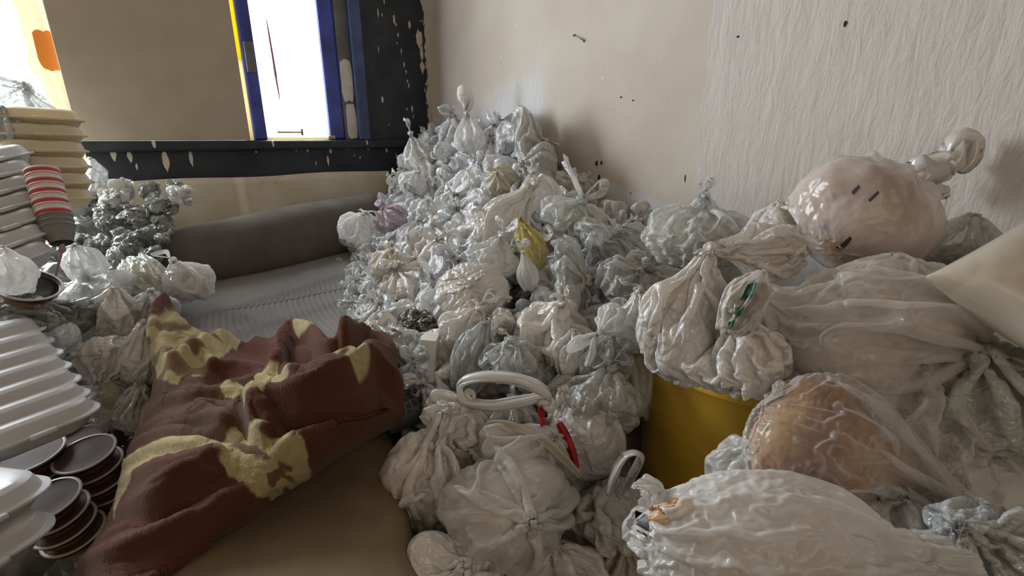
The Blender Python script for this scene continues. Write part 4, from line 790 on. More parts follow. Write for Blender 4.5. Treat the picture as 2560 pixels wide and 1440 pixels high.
# the wide hoop handle of that bag
def strap(pts, wid, mat, name, parent, seed=0, squash=(1, .25), label=None, noise=.24):
    P = spline(pts, 60); n = len(P); v, f = tube(P, [wid * (.7 + .3 * math.sin(math.pi * i / (n - 1))) for i in range(n)], 16, squash=squash)
    g = np.array([tuple(p) for p in v]).reshape(n, 16, 3); rng = np.random.RandomState(seed); g += rng.randn(1, 16, 3) * noise * wid * (1 + .5 * np.sin(np.linspace(0, 10, n)))[:, None, None]; g += np.stack([fbm(g / wid, seed + j, .6, 2) for j in range(3)], -1) * .10 * wid
    me = mesh_np(name, g, f, True, mat)
    if parent: me.transform(parent.matrix_world.inverted())
    o = link(name, me, parent); 
    if label: o['label'] = label
    return o
bpy.context.view_layer.update()
def at(*l): return [PD(*q) for q in l]
strap(at((1380,1010,.99),(1355,975,.96),(1290,948,.95),(1215,940,.96),(1160,950,.98),(1148,975,1.0),(1165,1000,1.0),(1230,1010,.98),(1300,1000,.97),(1350,990,.97),(1378,1000,.98)), .0125, F_WARM, 'hoop_handle', lb, 3, (1, .45))
kn = link('knot', vmesh(KNOTS[0], F_WARM), lb); kn.matrix_world = Matrix.Translation(PD(1368, 1008, .965)) @ Matrix.Scale(.10, 4)
strap(at((1352,1015,.98),(1356,1050,.98),(1362,1090,.99)), .010, K_RED, 'printed_band', lb, 4, (1, .4), 'red printed strip'); strap(at((1395,1060,.985),(1415,1095,.97),(1428,1130,.965),(1440,1170,.96)), .010, K_RED, 'printed_band', lb, 5, (1, .4), 'red printed strip')
strap(at((1215,1060,.97),(1265,1062,.95),(1330,1085,.94),(1385,1125,.93),(1450,1190,.93)), .007, F_CREAM, 'rim_fold', lb, 6, (1, .5))
big_bag('large_bag', 1145, 1058, 1.02, 80, 55, 48, (.6,.9,.4), 'ruffled white bag gathered under the wide hooped handle', mat=F_WARM, seed=45, excess=1.6, lexc=1.3, loops=2, Ls=.8, neck=1.4, k=.6)
big_bag('dark_bag', 1278, 1050, 1.06, 62, 50, 45, (0,1,.3), 'dark grey bag showing through under the wide hooped handle', mat=F_GREY, kmat=K_DARKC, seed=46, excess=1.4, loops=1, Ls=.6)
lb2 = big_bag('large_knotted_bag', 1532, 1290, 1.02, 118, 110, 100, (-.05,1,.45), 'large shadowed white bag with an upright handle loop beside the yellow bin', mat=F_WARM, kmat=K_WHITE, seed=47, excess=1.1, lexc=1.02, seam=0, pull=.0025, loops=0, tails=1, Ls=.5, neck=1.12, k=.5)
bpy.context.view_layer.update()
strap(at((1520,1235,.91),(1535,1190,.90),(1560,1145,.90),(1590,1135,.90),(1602,1155,.90),(1580,1200,.90),(1545,1245,.90)), .012, F_WARM, 'loop_handle', lb2, 8)
big_bag('large_bag', 1430, 1225, 1.10, 115, 100, 100, (0,1,.1), 'dim grey-white bag between the two knotted front bags', mat=F_WARM, kmat=K_WHITE, seed=48, excess=1.2, loops=0, knot=False)
big_bag('large_knotted_bag', 1135, 1435, .84, 140, 100, 72, (.45,.7,.6), 'white bag cut by the bottom edge of the picture, under the front knotted bag', mat=F_WARM, kmat=K_WHITE, seed=49, pull=.002, seam=0, excess=1.2, loops=0, tails=2, Ls=.5, neck=1.2, k=.45, U=100, V=60)
big_bag('large_bag', 1390, 1450, .96, 125, 100, 75, (0,1,.2), 'shadowed white bag at the very bottom right of the front group', mat=F_WARM, kmat=K_WHITE, seed=50, excess=1.2, loops=0, knot=False, hi=False)
big_bag('large_bag', 1560, 1440, 1.05, 110, 100, 70, (0,1,.2), 'dark shadowed bag on the floor in front of the yellow bin', mat=F_CREAM, seed=51, excess=1.2, loops=0, knot=False, hi=False)
big_bag('large_bag', 990, 1450, .92, 70, 60, 45, (0,1,.2), 'little dim tan bag on the mattress corner at the bottom edge', mat=F_CREAM, seed=52, excess=1.2, loops=0, hi=False, knot=False)
big_bag('large_bag', 1590, 960, 1.17, 62, 60, 110, (0,1,0), 'dim grey bag squeezed between the heap and the yellow bin', mat=F_CREAM, kmat=K_GREY, seed=53, excess=1.2, loops=0, hi=False, knot=False)

# ================= YELLOW BIN =================
YEL = plain('yellow_plastic', (.80,.49,.06), .42, 5, .15, .10, dist=.01)
yb_ = empty('yellow_bin', (1.08, .46, FL)); tag(yb_, 'yellow plastic bin standing by the right wall under the large bags', 'bin')
prof = [(.02, .0), (.20, .0), (.215, .012), (.222, .04), (.232, .2), (.240, .45), (.243, .555), (.256, .562), (.256, .585), (.243, .590), (.235, .58), (.226, .4), (.21, .05), (.02, .03)]
def lathe(prof, seg=64): 
    v = [(r * math.cos(2*math.pi*k/seg), r * math.sin(2*math.pi*k/seg), z) for r, z in prof for k in range(seg)]; return v, [tuple(q) for q in grid_faces(len(prof), seg, True)][:]
def lathe_obj(name, prof, mat, parent, seg=64): v, f = lathe(prof, seg); return link(name, mesh_np(name, v, [q[::-1] for q in f], True, mat), parent)
lathe_obj('body', prof[:8] + prof[9:], YEL, yb_); lathe_obj('rim', [(.241,.60),(.248,.602),(.250,.612),(.247,.624),(.238,.625)], YEL, yb_)

# ================= LARGE BAGS ON THE RIGHT =================
big_bag('large_clear_bag', 1742, 590, 1.22, 130, 110, 100, (.1,1,.25), 'large clear crinkled bag with grey contents against the wall, left end of the right-hand pile', mat=F_CLEAR, kmat=K_GREY, seed=61, excess=1.30, lexc=1.2, loops=1, tails=1, Ls=.6, neck=1.25, k=.6, U=110, V=66, lumps=[((0,0,-.1),(.9,.85,.7)),((.3,.2,.2),(.5,.4,.4))], shrink=.85)
big_bag('large_bag', 1722, 812, .90, 125, 85, 158, (.15,1,.3), 'tall grey-white bag slumping over the left rim of the yellow bin', mat=F_WARM, kmat=K_GREY, seed=62, excess=1.2, lexc=1.06, seam=.6, pull=.0014, loops=0, neck=1.2, knot=False, U=110, V=66)
big_bag('knotted_bag', 1935, 625, .95, 72, 68, 108, (-1,-.02,.42), 'white bag whose thick twisted neck and knot point left towards the heap', mat=F_WARM, kmat=K_WHITE, seed=63, excess=1.18, lexc=1.08, loops=0, tails=2, Ls=.55, neck=1.95, neck_r=.22, k=1.0, U=110, V=66, fan=.25)
big_bag('crumpled_bag', 1955, 560, 1.08, 60, 50, 50, (-.3,1,.3), 'pale crinkled bag top peeking up left of the biggest round bag', mat=F_WARM, seed=64, excess=1.6, lexc=1.3, loops=0, knot=False, neck=1.2)
big_bag('large_round_bag', 2155, 535, 1.02, 165, 150, 158, (.62,.55,-.35), 'biggest round taut bag with pinkish-brown peelings inside, its knot reaching up the wall', mat=F_THIN, kmat=K_PINK, seed=65, excess=1.0, lexc=1.0, pleat=.3, seam=.1, pull=.0008, lumps=RL(65, 4, .5, .42, .85), loops=0, knot=False, neck=1.15, neck_r=.12, U=120, V=72, shrink=.93, smooth=4)
bpy.context.view_layer.update(); rb = bpy.data.objects['large_round_bag']
strap(at((2255,440,1.09),(2300,425,1.08),(2350,410,1.08),(2375,395,1.08)), .030, F_WARM, 'neck', rb, 12, (1, .8), noise=.5); strap(at((2365,400,1.08),(2385,370,1.07),(2410,348,1.07),(2432,350,1.07),(2438,385,1.07),(2410,410,1.08),(2380,405,1.08)), .017, F_WARM, 'loop_handle', rb, 13, (1, .6), noise=.45)
kn = link('knot', vmesh(KNOTS[1], F_WARM), rb); kn.matrix_world = Matrix.Translation(PD(2372, 402, 1.07)) @ Matrix.Scale(.13, 4)
strap(at((2320,455,1.12),(2345,475,1.12),(2365,490,1.12)), .016, F_WARM, 'tail', rb, 14, (1, .4))
big_bag('slim_bag', 1855, 770, .80, 52, 45, 88, (.55,1,.1), 'small bag with green leaf shapes inside, leaning on the tall grey-white bag', mat=F_THIN, kmat=K_GREEN, seed=66, excess=1.15, loops=0, tails=1, Ls=.6, neck=1.2, k=.5, shrink=.92)
big_bag('crumpled_bag', 1880, 905, .82, 85, 65, 98, (-.2,1,.2), 'grey-white bag hanging over the yellow bin below the leafy bag', mat=F_WARM, kmat=K_GREY, seed=67, excess=1.24, lexc=1.2, loops=0, knot=False, neck=1.2, U=100, V=60)
big_bag('crumpled_bag', 1800, 905, .88, 95, 80, 75, (.1,1,.3), 'pale crinkled bag sagging over the front rim of the yellow bin', mat=F_WARM, kmat=K_WHITE, seed=671, excess=1.2, loops=0, knot=False, neck=1.1)
big_bag('large_taut_bag', 2128, 848, .86, 165, 140, 232, (1,-.05,.25), 'wide taut bag with dark brown filling lying across the middle of the right-hand pile', mat=F_THIN, kmat=K_GREY, seed=68, excess=1.02, lexc=1.0, seam=.8, pull=.0004, loops=0, knot=False, neck=1.2, neck_r=.2, U=120, V=72, shrink=.92)
big_bag('flat_bag', 2235, 710, .88, 150, 60, 72, (-.1,1,.2), 'flat glossy white bag spread on top of the wide taut bag', mat=F_WARM, seed=69, excess=1.15, lexc=1.1, seam=1, pull=.0006, loops=0, knot=False, neck=1.1, U=110, V=66)
Q4 = [PD(2310, 692, .74), PD(2640, 480, .92), PD(2930, 800, .86), PD(2690, 935, .66)]; nC = cdir(-.25, .45, .85)
uu, vv = np.meshgrid(np.linspace(-1, 1, 90), np.linspace(-1, 1, 90)); s0, t0 = (uu + 1) / 2, (vv + 1) / 2
base_ = ((1-s0)*(1-t0))[..., None] * Q4[0] + (s0*(1-t0))[..., None] * Q4[1] + (s0*t0)[..., None] * Q4[2] + ((1-s0)*t0)[..., None] * Q4[3]
pin_ = (np.clip(1 - uu ** 2, 0, 1) * np.clip(1 - vv ** 2, 0, 1)); shp = pin_ ** .42; c0_ = sum(Q4) / 4; base_ = base_ + (c0_ - base_) * (.10 * (np.abs(uu) ** 6 * (1 - vv ** 2) + np.abs(vv) ** 6 * (1 - uu ** 2)))[..., None]
wr_ = .006 * crumple(np.stack([uu, vv], -1), 3, .9, 6) + .002 * crumple(np.stack([uu, vv], -1), 5, 3, 6)
fr = base_ + ((.085 * shp + wr_ * shp))[..., None] * np.array(nC); bk = base_ - (.085 * shp)[..., None] * np.array(nC)
fa = [tuple(q) for q in grid_faces(90, 90)]; o = link('cream_sack', mesh_np('cream_sack', np.concatenate([fr.reshape(-1, 3), bk.reshape(-1, 3)]), fa + [tuple(x + 8100 for x in q[::-1]) for q in fa], True), None, F_CREAM)
tag(o, 'smooth cream sack with a pointed corner entering from the right edge of the picture', 'sack')
big_bag('clear_bag', 2400, 660, 1.02, 100, 80, 90, (.2,1,.1), 'dim clear bag in the shadow behind the cream sack', mat=F_CLEAR, kmat=K_GREY, seed=71, excess=1.3, loops=0, knot=False)
big_bag('crumpled_bag', 2465, 985, .80, 150, 130, 120, (-.4,1,.3), 'silvery crinkled clear bag under the cream sack at the right edge', mat=F_GREY, kmat=K_GREY, seed=72, excess=1.27, lexc=1.15, loops=0, knot=False, neck=1.15, U=110, V=66)
big_bag('bread_bag', 2085, 1145, .74, 200, 150, 235, (1,-.42,.15), 'large clear bag with browned bread inside, gathered towards the lower right', mat=F_SMOOTH, kmat=K_BROWN, seed=73, excess=1.08, lexc=1.02, seam=.6, pull=.0005, pleat=1.1, loops=0, tails=1, Ls=.4, k=.45, neck=1.7, neck_r=.07, U=120, V=72, shrink=.95, lumps=[((0,0,-.2),(.84,.8,.7)),((0,-.05,.35),(.5,.45,.5)),((.45,.1,-.35),(.45,.4,.4)),((-.4,.2,-.4),(.45,.4,.4))])
big_bag('large_bag', 1890, 1180, .82, 110, 90, 90, (-.3,.8,.5), 'creased milky bag end in front of the yellow bin', mat=F_MILK, kmat=K_WHITE, seed=731, excess=1.21, lexc=1.15, loops=0, knot=False, neck=1.1)
big_bag('clear_bag', 2270, 1070, .80, 190, 130, 150, (.3,1,0), 'smooth empty-looking clear bag standing up behind the bread bag', mat=F_SMOOTH, kmat=K_GREY, seed=74, excess=1.06, lexc=1.02, loops=0, knot=False, neck=1.1, U=100, V=60, shrink=.6)
big_bag('crumpled_bag', 2500, 1200, .80, 110, 110, 110, (-.2,1,.3), 'dim crinkled clear bag in the lower right corner above the front sack', mat=F_CLEAR, kmat=K_GREY, seed=75, excess=1.24, lexc=1.15, loops=0, knot=False)
big_bag('large_bag', 2330, 1290, .78, 150, 120, 90, (1,.1,.1), 'grey bag lying in the gap behind the front sack', mat=F_GREY, kmat=K_DARKC, seed=76, excess=1.2, loops=0, knot=False, hi=False)
fs_ = big_bag('front_sack', 1915, 1385, .60, 200, 175, 350, (1,-.02,.1), 'long pale sack in the foreground with an orange bundle inside and a black printed label', cat='sack', mat=F_MILK, kmat=K_WHITE, seed=77, excess=1.05, lexc=1.02, seam=1, pull=.0006, lumps=RL(77, 5, .42, .48, .82), pleat=.55, loops=0, knot=False, neck=1.3, neck_r=.35, U=130, V=76, shrink=.86)
big_bag('crumpled_bag', 2470, 1420, .60, 150, 130, 150, (-.6,.6,.3), 'shiny crinkled bag in the bottom right corner of the picture', mat=F_GREY, kmat=K_GREY, seed=78, excess=1.30, lexc=1.2, loops=0, knot=False, U=110, V=66)

for i, (pos, r_, lab) in enumerate([((1.27, .12, .43), .20, 'large pale bag on the floor under the right-hand pile, next to the wall'), ((.93, .06, .42), .18, 'large pale bag on the floor right of the yellow bin'), ((1.28, -.20, .44), .20, 'large pale bag on the floor at the near end of the wall pile'), ((.72, -.02, .40), .17, 'large pale bag on the floor under the front sack'), ((1.12, .0, .66), .19, 'large pale bag in the middle layer of the right-hand pile'), ((.78, .10, .62), .15, 'large pale bag in the middle layer below the bread bag')]):
    big_bag('large_bag', 0, 0, FP, r_, r_, r_ * .95, (0, 1, .2), lab, mat=F_WARM, seed=800 + i, excess=1.15, loops=0, knot=False, hi=False, its=60, pos=pos)
# ================= LEFT SIDE =================
FOAM = plain('white_foam', (.66,.66,.67), .38, 60, .06, .02, transl=.22); FOAMY = plain('yellowish_foam', (.80,.70,.50), .45, 60, .06, .04, transl=.35)  # second foam is yellower and more translucent than the white one
def rr(w, d, r, z, n=8, bulge=0):
    out = []
    for cx, cy, a0 in ((w/2-r, d/2-r, 0), (-w/2+r, d/2-r, 90), (-w/2+r, -d/2+r, 180), (w/2-r, -d/2+r, 270)):
        for k in range(n + 1): a = math.radians(a0 + 90 * k / n); out.append((cx + r * math.cos(a), cy + r * math.sin(a), z))
    return out
def loft(name, secs, mat, parent, cap=(True, True)):
    n = len(secs[0]); v = [p for s in secs for p in s]; f = [tuple(q[::-1]) for q in grid_faces(len(secs), n, True)]
    if cap[0]: f.append(tuple(range(n))[::-1])
    if cap[1]: f.append(tuple(range((len(secs) - 1) * n, len(secs) * n)))
    o = link(name, mesh_np(name, v, f, False, mat), parent); b = o.modifiers.new('b', 'BEVEL'); b.width = .003; b.segments = 3; b.limit_method = 'ANGLE'; b.angle_limit = math.radians(25); 
    for p in o.data.polygons: p.use_smooth = True
    return o
def clamshell(w=.235, d=.225, h=.070, mat=None, label='', group=None):
    t = empty('foam_container'); tag(t, label, 'food container', group); mat = mat or FOAM
    loft('base', [rr(w*.70, d*.70, .04, 0), rr(w*.76, d*.76, .045, .004), rr(w*.84, d*.84, .05, h*.25), rr(w*.90, d*.90, .052, h*.44), rr(w, d, .058, h*.46), rr(w, d, .058, h*.50)], mat, t)
    lid = loft('lid', [rr(w, d, .058, h*.505), rr(w, d, .058, h*.54), rr(w*.91, d*.91, .052, h*.56), rr(w*.885, d*.885, .050, h*.70), rr(w*.84, d*.84, .046, h*.88), rr(w*.76, d*.76, .040, h*.97), rr(w*.64, d*.64, .03, h*1.0)], mat, t)
    b = MB(); b.box(-.022, .022, -d/2 - .010, -d/2 + .004, h*.44, h*.60); b.build('latch_tab', mat, t, True, .004); return t
def copy_tree(o, parent=None):
    c = o.copy(); C.objects.link(c); c.parent = parent
    for ch in list(o.children): copy_tree(ch, c)
    return c
PCS = {}
def put(proto, M4, label, group=None):
    c = copy_tree(proto); c.matrix_world = M4; c['label'] = label
    if group: c['group'] = group
    return c
shell = clamshell(label='foam box'); shellY = clamshell(mat=FOAMY, label='foam box')
def stack(proto, x0, y0, d0, x1, y1, d1, n, yaw, tilt, roll, labels, group, scale=1, jit=.03):
    """n boxes from the bottom one (x0,y0,d0) to the top one (x1,y1,d1)"""
    rg = random.Random(x0 + n)
    for i in range(n):
        t = i / max(1, n - 1); p = PD(x0, y0, d0) * (1 - t) + PD(x1, y1, d1) * t
        Mx = Matrix.Translation(p) @ Matrix.Rotation(yaw + rg.uniform(-jit, jit), 4, 'Z') @ Matrix.Rotation(tilt + rg.uniform(-jit, jit) * .5, 4, 'X') @ Matrix.Rotation(roll, 4, 'Y') @ Matrix.Scale(scale, 4)
        put(proto, Mx, labels(i), group)
ORD = ['lowest', 'second from the bottom', 'third from the bottom', 'fourth from the bottom', 'fifth from the bottom', 'sixth from the bottom', 'seventh from the bottom', 'eighth from the bottom', 'ninth from the bottom', 'tenth from the bottom']
def od(i, n): return 'topmost' if i == n - 1 else ORD[i]
# big leaning stack in the middle left
stack(shell, 72, 1095, 1.06, -55, 885, 1.16, 7, math.radians(24), -.10, .0, lambda i: 'white foam box, %s of the big leaning stack' % od(i, 7), 'big leaning stack of foam boxes')
# small stack in the bottom-left corner
stack(shell, -125, 1440, .80, -130, 1335, .82, 2, math.radians(40), -.05, .05, lambda i: 'white foam box, %s of the pair in the bottom left corner' % ['lower', 'upper'][i], 'pair of foam boxes in the bottom left corner')
# upper-left leaning stack
stack(shell, 10, 690, 1.34, -35, 440, 1.46, 7, math.radians(30), -.12, -.22, lambda i: 'white foam box, %s of the stack left of the striped cups' % od(i, 7), 'tall stack of foam boxes beside the striped cups')
# yellowish backlit stack by the window
stack(shellY, 128, 520, 1.62, 103, 325, 1.66, 6, math.radians(8), .0, .05, lambda i: 'yellowish foam box, %s of the backlit stack by the window' % od(i, 6), 'backlit stack of foam boxes at the window')
for o in (shell, shellY):
    for ch in list(o.children): bpy.data.objects.remove(ch)
    bpy.data.objects.remove(o)
# bowls
BLKP = plain('black_plastic', (.02,.02,.022), .3); ORGP = plain('orange_brown_plastic', (.33,.075,.02), .45, 8, .1, .2); RIMP = plain('pale_rim', (.55,.50,.45), .4); LIDP = plain('misty_lid', (.11,.075,.062), .62, 9, .2, .15, spec=.15)
def bowl(M4, label, group, lid=True, s=1):
    t = empty('takeaway_bowl'); tag(t, label, 'bowl', group)
    lathe_obj('body', [(.001,0),(.035,0),(.040,.004),(.054,.020),(.060,.030)], ORGP, t, 40); lathe_obj('upper_band', [(.0600,.030),(.0625,.036),(.0635,.042),(.058,.042),(.055,.030)], BLKP, t, 40)
    lathe_obj('rim', [(.060,.0415),(.0655,.0418),(.0665,.0435),(.0650,.0452),(.060,.0450)], RIMP, t, 40)
    if lid: lathe_obj('lid', [(.062,.0448),(.059,.0440),(.055,.0425),(.030,.0430),(.001,.0435)], LIDP, t, 40)
    else: lathe_obj('inner_wall', [(.060,.0445),(.055,.030),(.040,.010),(.001,.006)], BLKP, t, 40)
    t.matrix_world = M4 @ Matrix.Scale(s, 4); return t
def bowls(x, y, d, n, yawtilt, name, s=1, lid=True, pitch=.043):
    ax = Vector(yawtilt).normalized(); R3 = orient(ax); top = Vector(PD(x, y, d))
    for i in range(n): bowl(Matrix.Translation(top - ax * pitch * (i + 1) * s + Vector((.004 * math.sin(i * 3), .004 * math.cos(i * 2), 0)) * (i > 0)) @ R3, 'orange-black bowl, %s of the %s' % ('topmost' if i == 0 else ['', 'second from the top', 'third from the top', 'fourth from the top', 'fifth from the top', 'sixth from the top'][i], name), 'bowls in the ' + name, lid or i > 0, s)
bowls(212, 1133, 1.18, 5, (-.12, -.16, 1), 'bowl stack right of the leaning foam boxes', .98)
bowls(118, 1250, 1.05, 4, (-.14, -.16, 1), 'bowl stack behind the bottom left foam boxes', .93)
bowls(80, 1135, 1.16, 3, (-.14, -.10, 1), 'dim bowl stack under the leaning foam boxes', 1.0)
bowls(195, 1102, 1.30, 2, (-.1, -.1, 1), 'half hidden bowl stack behind the front bowls', 1.0)
bowls(72, 712, 1.22, 1, (.35, -.45, 1), 'single big bowl resting against the tall foam stack', 1.0, False)
# striped cups
CUPW = plain('paper_cup_white', (.70,.62,.55), .6); CUPR = plain('paper_cup_red', (.55,.04,.05), .5); CUPG = plain('cup_grey', (.20,.19,.18), .5)
ct = Vector(PD(108, 440, 1.42)); cb = Vector(PD(155, 608, 1.40)); ax = (ct - cb).normalized(); R3 = orient(ax)
for i in range(12):
    t = empty('paper_cup'); tag(t, 'paper cup, %s of the tilted red and white cup stack' % ('topmost' if i == 11 else ORD[i] if i < 10 else 'second from the top'), 'cup', 'tilted stack of paper cups')
    gm = CUPG if i < 3 else CUPW
    lathe_obj('wall', [(.026,0),(.036,.030),(.0395,.046),(.0395,.048),(.036,.046),(.025,.002)], gm if i % 2 else (CUPR if i > 2 else CUPG), t, 32); lathe_obj('rim', [(.0385,.046),(.0415,.0465),(.0415,.0505),(.0385,.0505)], CUPW if i > 2 else CUPG, t, 32)
    if i > 2: lathe_obj('printed_band', [(.0380,.036),(.0402,.045)], CUPR if i % 2 else CUPW, t, 32)
    if i == 11: lathe_obj('foil_contents', [(.037,.044),(.02,.046),(.001,.042)], CUPG, t, 32)
    t.matrix_world = Matrix.Translation(cb + ax * (i * .0162)) @ R3
# small bits
o = link('red_petal', CRUMP[0].copy()); o.data.materials.clear(); o.data.materials.append(CUPR); o.matrix_world = Matrix.Translation(PD(133, 463, 1.42)) @ Matrix.Scale(.010, 4); tag(o, 'small dark red crumpled scrap beside the top of the cup stack', 'scrap')
SPN = plain('pink_plastic', (.50,.30,.30), .35, transl=.3)
sp = empty('plastic_spoon', PD(148, 660, 1.38)); tag(sp, 'pinkish plastic spoon standing between the cups and the film litter', 'spoon')
v, f = tube([np.array(PD(*q)) - PD(148, 660, 1.38) for q in ((135,712,1.37),(142,680,1.375),(150,645,1.38),(153,630,1.38))], [.0028, .003, .0035, .005], 8); link('handle', mesh_np('handle', v, f, True, SPN), sp)
v, f = tube([np.array(PD(*q)) - PD(148, 660, 1.38) for q in ((152,634,1.38),(154,626,1.38),(156,616,1.38),(157,610,1.38))], [.003, .009, .009, .003], 12, squash=(1, .4)); link('bowl', mesh_np('bowl', v, f, True, SPN), sp)
BOT = film('bottle_plastic', (.62,.66,.68), (.62,.66,.68), .35, .2, .08, 6, .1, spec=.9, edge=.5); CAPB = plain('blue_cap', (.03,.14,.45), .35)
bo = empty('plastic_bottle'); tag(bo, 'clear plastic bottle with a blue cap poking out beside the leaning foam boxes', 'bottle')
lathe_obj('body', [(.001,0),(.028,0),(.031,.006),(.031,.10),(.028,.125),(.012,.150),(.011,.165)], BOT, bo, 32); lathe_obj('cap', [(.0135,.160),(.0140,.162),(.0140,.176),(.012,.178),(.001,.178)], CAPB, bo, 32)
p0 = Vector(PD(262, 1010, 1.42)); p1 = Vector(PD(178, 965, 1.34)); bo.matrix_world = Matrix.Translation(p1 - (p1 - p0).normalized() * .17) @ orient(p1 - p0)
# mound of film litter between the window and the bed
lp = [(-1.2,2.7,.95),(-.7,2.7,1.0),(-.25,2.65,1.06),(0,2.66,1.0),(-.15,2.3,.94),(-.5,2.3,.98),(-1,2.2,.95),(-.15,1.95,.80),(.1,2.62,.98),(.02,2.3,.86),(-.02,2.1,.78),(-.5,1.9,.78),(-.14,1.7,.58),(-.13,1.58,.48),(-.5,1.5,.55),(-.2,1.35,.32),(-.6,1.2,.3),(-1.1,1.4,.5),(-.12,1.2,.27),(.06,2.45,.92)]
lz = tps(lp); nx, ny = 120, 150; X, Y = np.meshgrid(np.linspace(-1.55, -.02, nx), np.linspace(1.22, 2.72, ny)); X = X + .14 * np.clip((X + .6) / .58, 0, 1) * np.clip((Y - 2.2) / .3, 0, 1) - .10 * np.clip((X + .6) / .58, 0, 1) * np.clip((2.0 - Y) / .3, 0, 1); Z = lz(X, Y) - .05; G2 = np.stack([X, Y], -1); Z = np.maximum(Z + .05 * crumple(G2, 14, 7, 8) + .015 * crumple(G2, 16, 18, 8), FL + .004)
F_LIT = film('dusty_packed_film', (.20,.20,.18), (.20,.20,.18), 1, .1, .18, 16, .7, spec=.8, dirt=(.05,.05,.04))
o = link('litter_film', mesh_np('litter_film', np.stack([X, Y, Z], -1), grid_faces(ny, nx)[:, ::-1]), None, F_LIT); so = o.modifiers.new('s', 'SOLIDIFY'); so.thickness = .01; so.offset = -1
tag(o, 'mound of dusty crushed film between the left window and the bed', 'plastic film', None, 'stuff')
def dl(y): return float(np.interp(y, [420, 480, 560, 650, 720, 800, 850, 950, 1050, 1100], [2.0, 1.93, 1.86, 1.74, 1.66, 1.55, 1.48, 1.38, 1.30, 1.26]))
LML = [(108,440,'the top of the striped cups'),(355,690,'the yellow-stalk bag'),(400,590,'the left end of the bolster'),(475,705,'the ruffled bag'),(322,455,'the beige board corner'),(190,450,'the backlit foam stack'),(148,660,'the pink spoon'),(160,560,'the foot of the cup stack'),(420,480,'the left part of the board'),(350,545,'the silvery film lump'),(270,580,'the middle of the film litter')]
ZL = [('against the board behind the bolster', lambda x, y: x > 330 and y < 600), ('behind the striped cup stack', lambda x, y: y < 600), ('between the cup stack and the bolster end', lambda x, y: y < 700)]
for i, (x, y, s, k) in enumerate([(310,470,60,'m'),(200,480,50,'c'),(440,470,45,'c'),(370,480,50,'c'),(260,530,60,'c'),(310,600,65,'c'),(360,590,55,'c'),(160,560,40,'c'),(240,700,55,'c'),(180,620,45,'c'),(300,640,50,'g'),(410,600,40,'c'),(300,500,70,'m'),(400,510,70,'c'),(330,540,75,'c'),(230,490,55,'c'),(200,530,55,'c'),(270,570,65,'c'),(350,545,38,'g'),(400,560,50,'c'),(250,620,65,'c'),(330,630,70,'c'),(205,600,45,'c'),(455,490,60,'m'),(280,680,60,'c'),(380,640,50,'c'),(190,660,40,'c'),(220,650,36,'g'),(235,460,45,'m'),(340,690,60,'c'),(430,520,40,'c'),(180,500,35,'g')]):
    mat = {'c': F_DUSTY, 'm': F_MILK, 'g': F_GREY}[k]; z = next((q[0] for q in ZL if q[1](x, y)), 'in front of the left end of the bolster'); nm = {'c': 'dusty clear crumpled film ', 'm': 'cloudy crumpled film ', 'g': 'silvery crumpled film '}[k]
    crumpled(PD(x, y, dl(y)), s * dl(y) / FP * .95, mat, unique(nm, x, y, LML), 'film litter left of the bolster', rnd, .7)
big_bag('leek_bag', 355, 690, 1.66, 42, 34, 78, (.72,-.55,.4), 'clear bag with yellow-green stalks, gathered towards the white ruffled bag', mat=F_CLEAR, kmat=K_YELG, seed=90, excess=1.3, loops=0, tails=1, Ls=.6, neck=1.5)
big_bag('ruffled_bag', 475, 705, 1.66, 52, 42, 50, (-.35,.9,.6), 'white ruffled see-through bag at the lower left corner of the bolster', mat=F_MILK, kmat=K_WHITE, seed=91, excess=1.35, lexc=1.15, loops=1, Ls=.9, neck=1.3)
big_bag('white_bag', 250, 730, 1.60, 75, 55, 40, (-.4,1,.4), 'loose cloudy white bag left of the leek bag', mat=F_MILK, seed=92, excess=1.4, lexc=1.2, loops=0, tails=1, neck=1.4)
big_bag('white_bag', 215, 665, 1.58, 42, 30, 40, (-.3,.9,.3), 'shiny pale bag with a bent neck beside the spoon', mat=F_MILK, seed=93, excess=1.4, loops=0, tails=1, neck=1.4)
big_bag('white_bag', 298, 795, 1.46, 62, 50, 70, (.1,1,.3), 'smooth white bag with a broad rounded front, left of the blanket corner', mat=F_WARM, kmat=K_WHITE, seed=94, excess=1.18, lexc=1.03, loops=0, knot=False, neck=1.15)
big_bag('grey_bag', 385, 785, 1.50, 45, 40, 42, (0,1,.2), 'crinkled grey-clear bag between the smooth white bag and the blanket', mat=F_GREY, kmat=K_DARKC, seed=95, excess=1.5, loops=0, tails=1)
big_bag('white_bag', 132, 850, 1.34, 62, 45, 60, (.6,-.6,.3), 'bright white two-lobed bag above the leaning foam boxes', mat=F_WHITE, seed=96, excess=1.25, loops=0, tails=1, lumps=[((.4,0,.1),(.55,.5,.7)),((-.4,0,.2),(.5,.5,.6))], neck=1.3)
big_bag('grey_bag', 270, 895, 1.36, 72, 60, 60, (.15,-.9,.6), 'dull grey-white bag knotted downwards below the smooth white bag', mat=F_WARM, kmat=K_GREY, seed=97, excess=1.15, loops=0, tails=1, Ls=.6, neck=1.3, k=.6)
big_bag('grey_bag', 355, 900, 1.38, 52, 50, 75, (.2,1,.2), 'dim grey bag touching the left edge of the brown blanket', mat=F_WARM, kmat=K_GREY, seed=98, excess=1.12, loops=0, knot=False)
big_bag('brown_bag', 275, 1010, 1.34, 55, 42, 58, (-.9,.1,.3), 'brownish knotted bag right of the blue capped bottle', mat=F_CLEAR, kmat=K_YELG, seed=99, excess=1.3, loops=0, tails=1, neck=1.5)
big_bag('grey_bag', 345, 1035, 1.33, 52, 45, 62, (.2,1,.2), 'dark rounded grey bag beside the middle of the blanket edge', mat=F_GREY, kmat=K_DARKC, seed=991, excess=1.05, loops=0, knot=False)
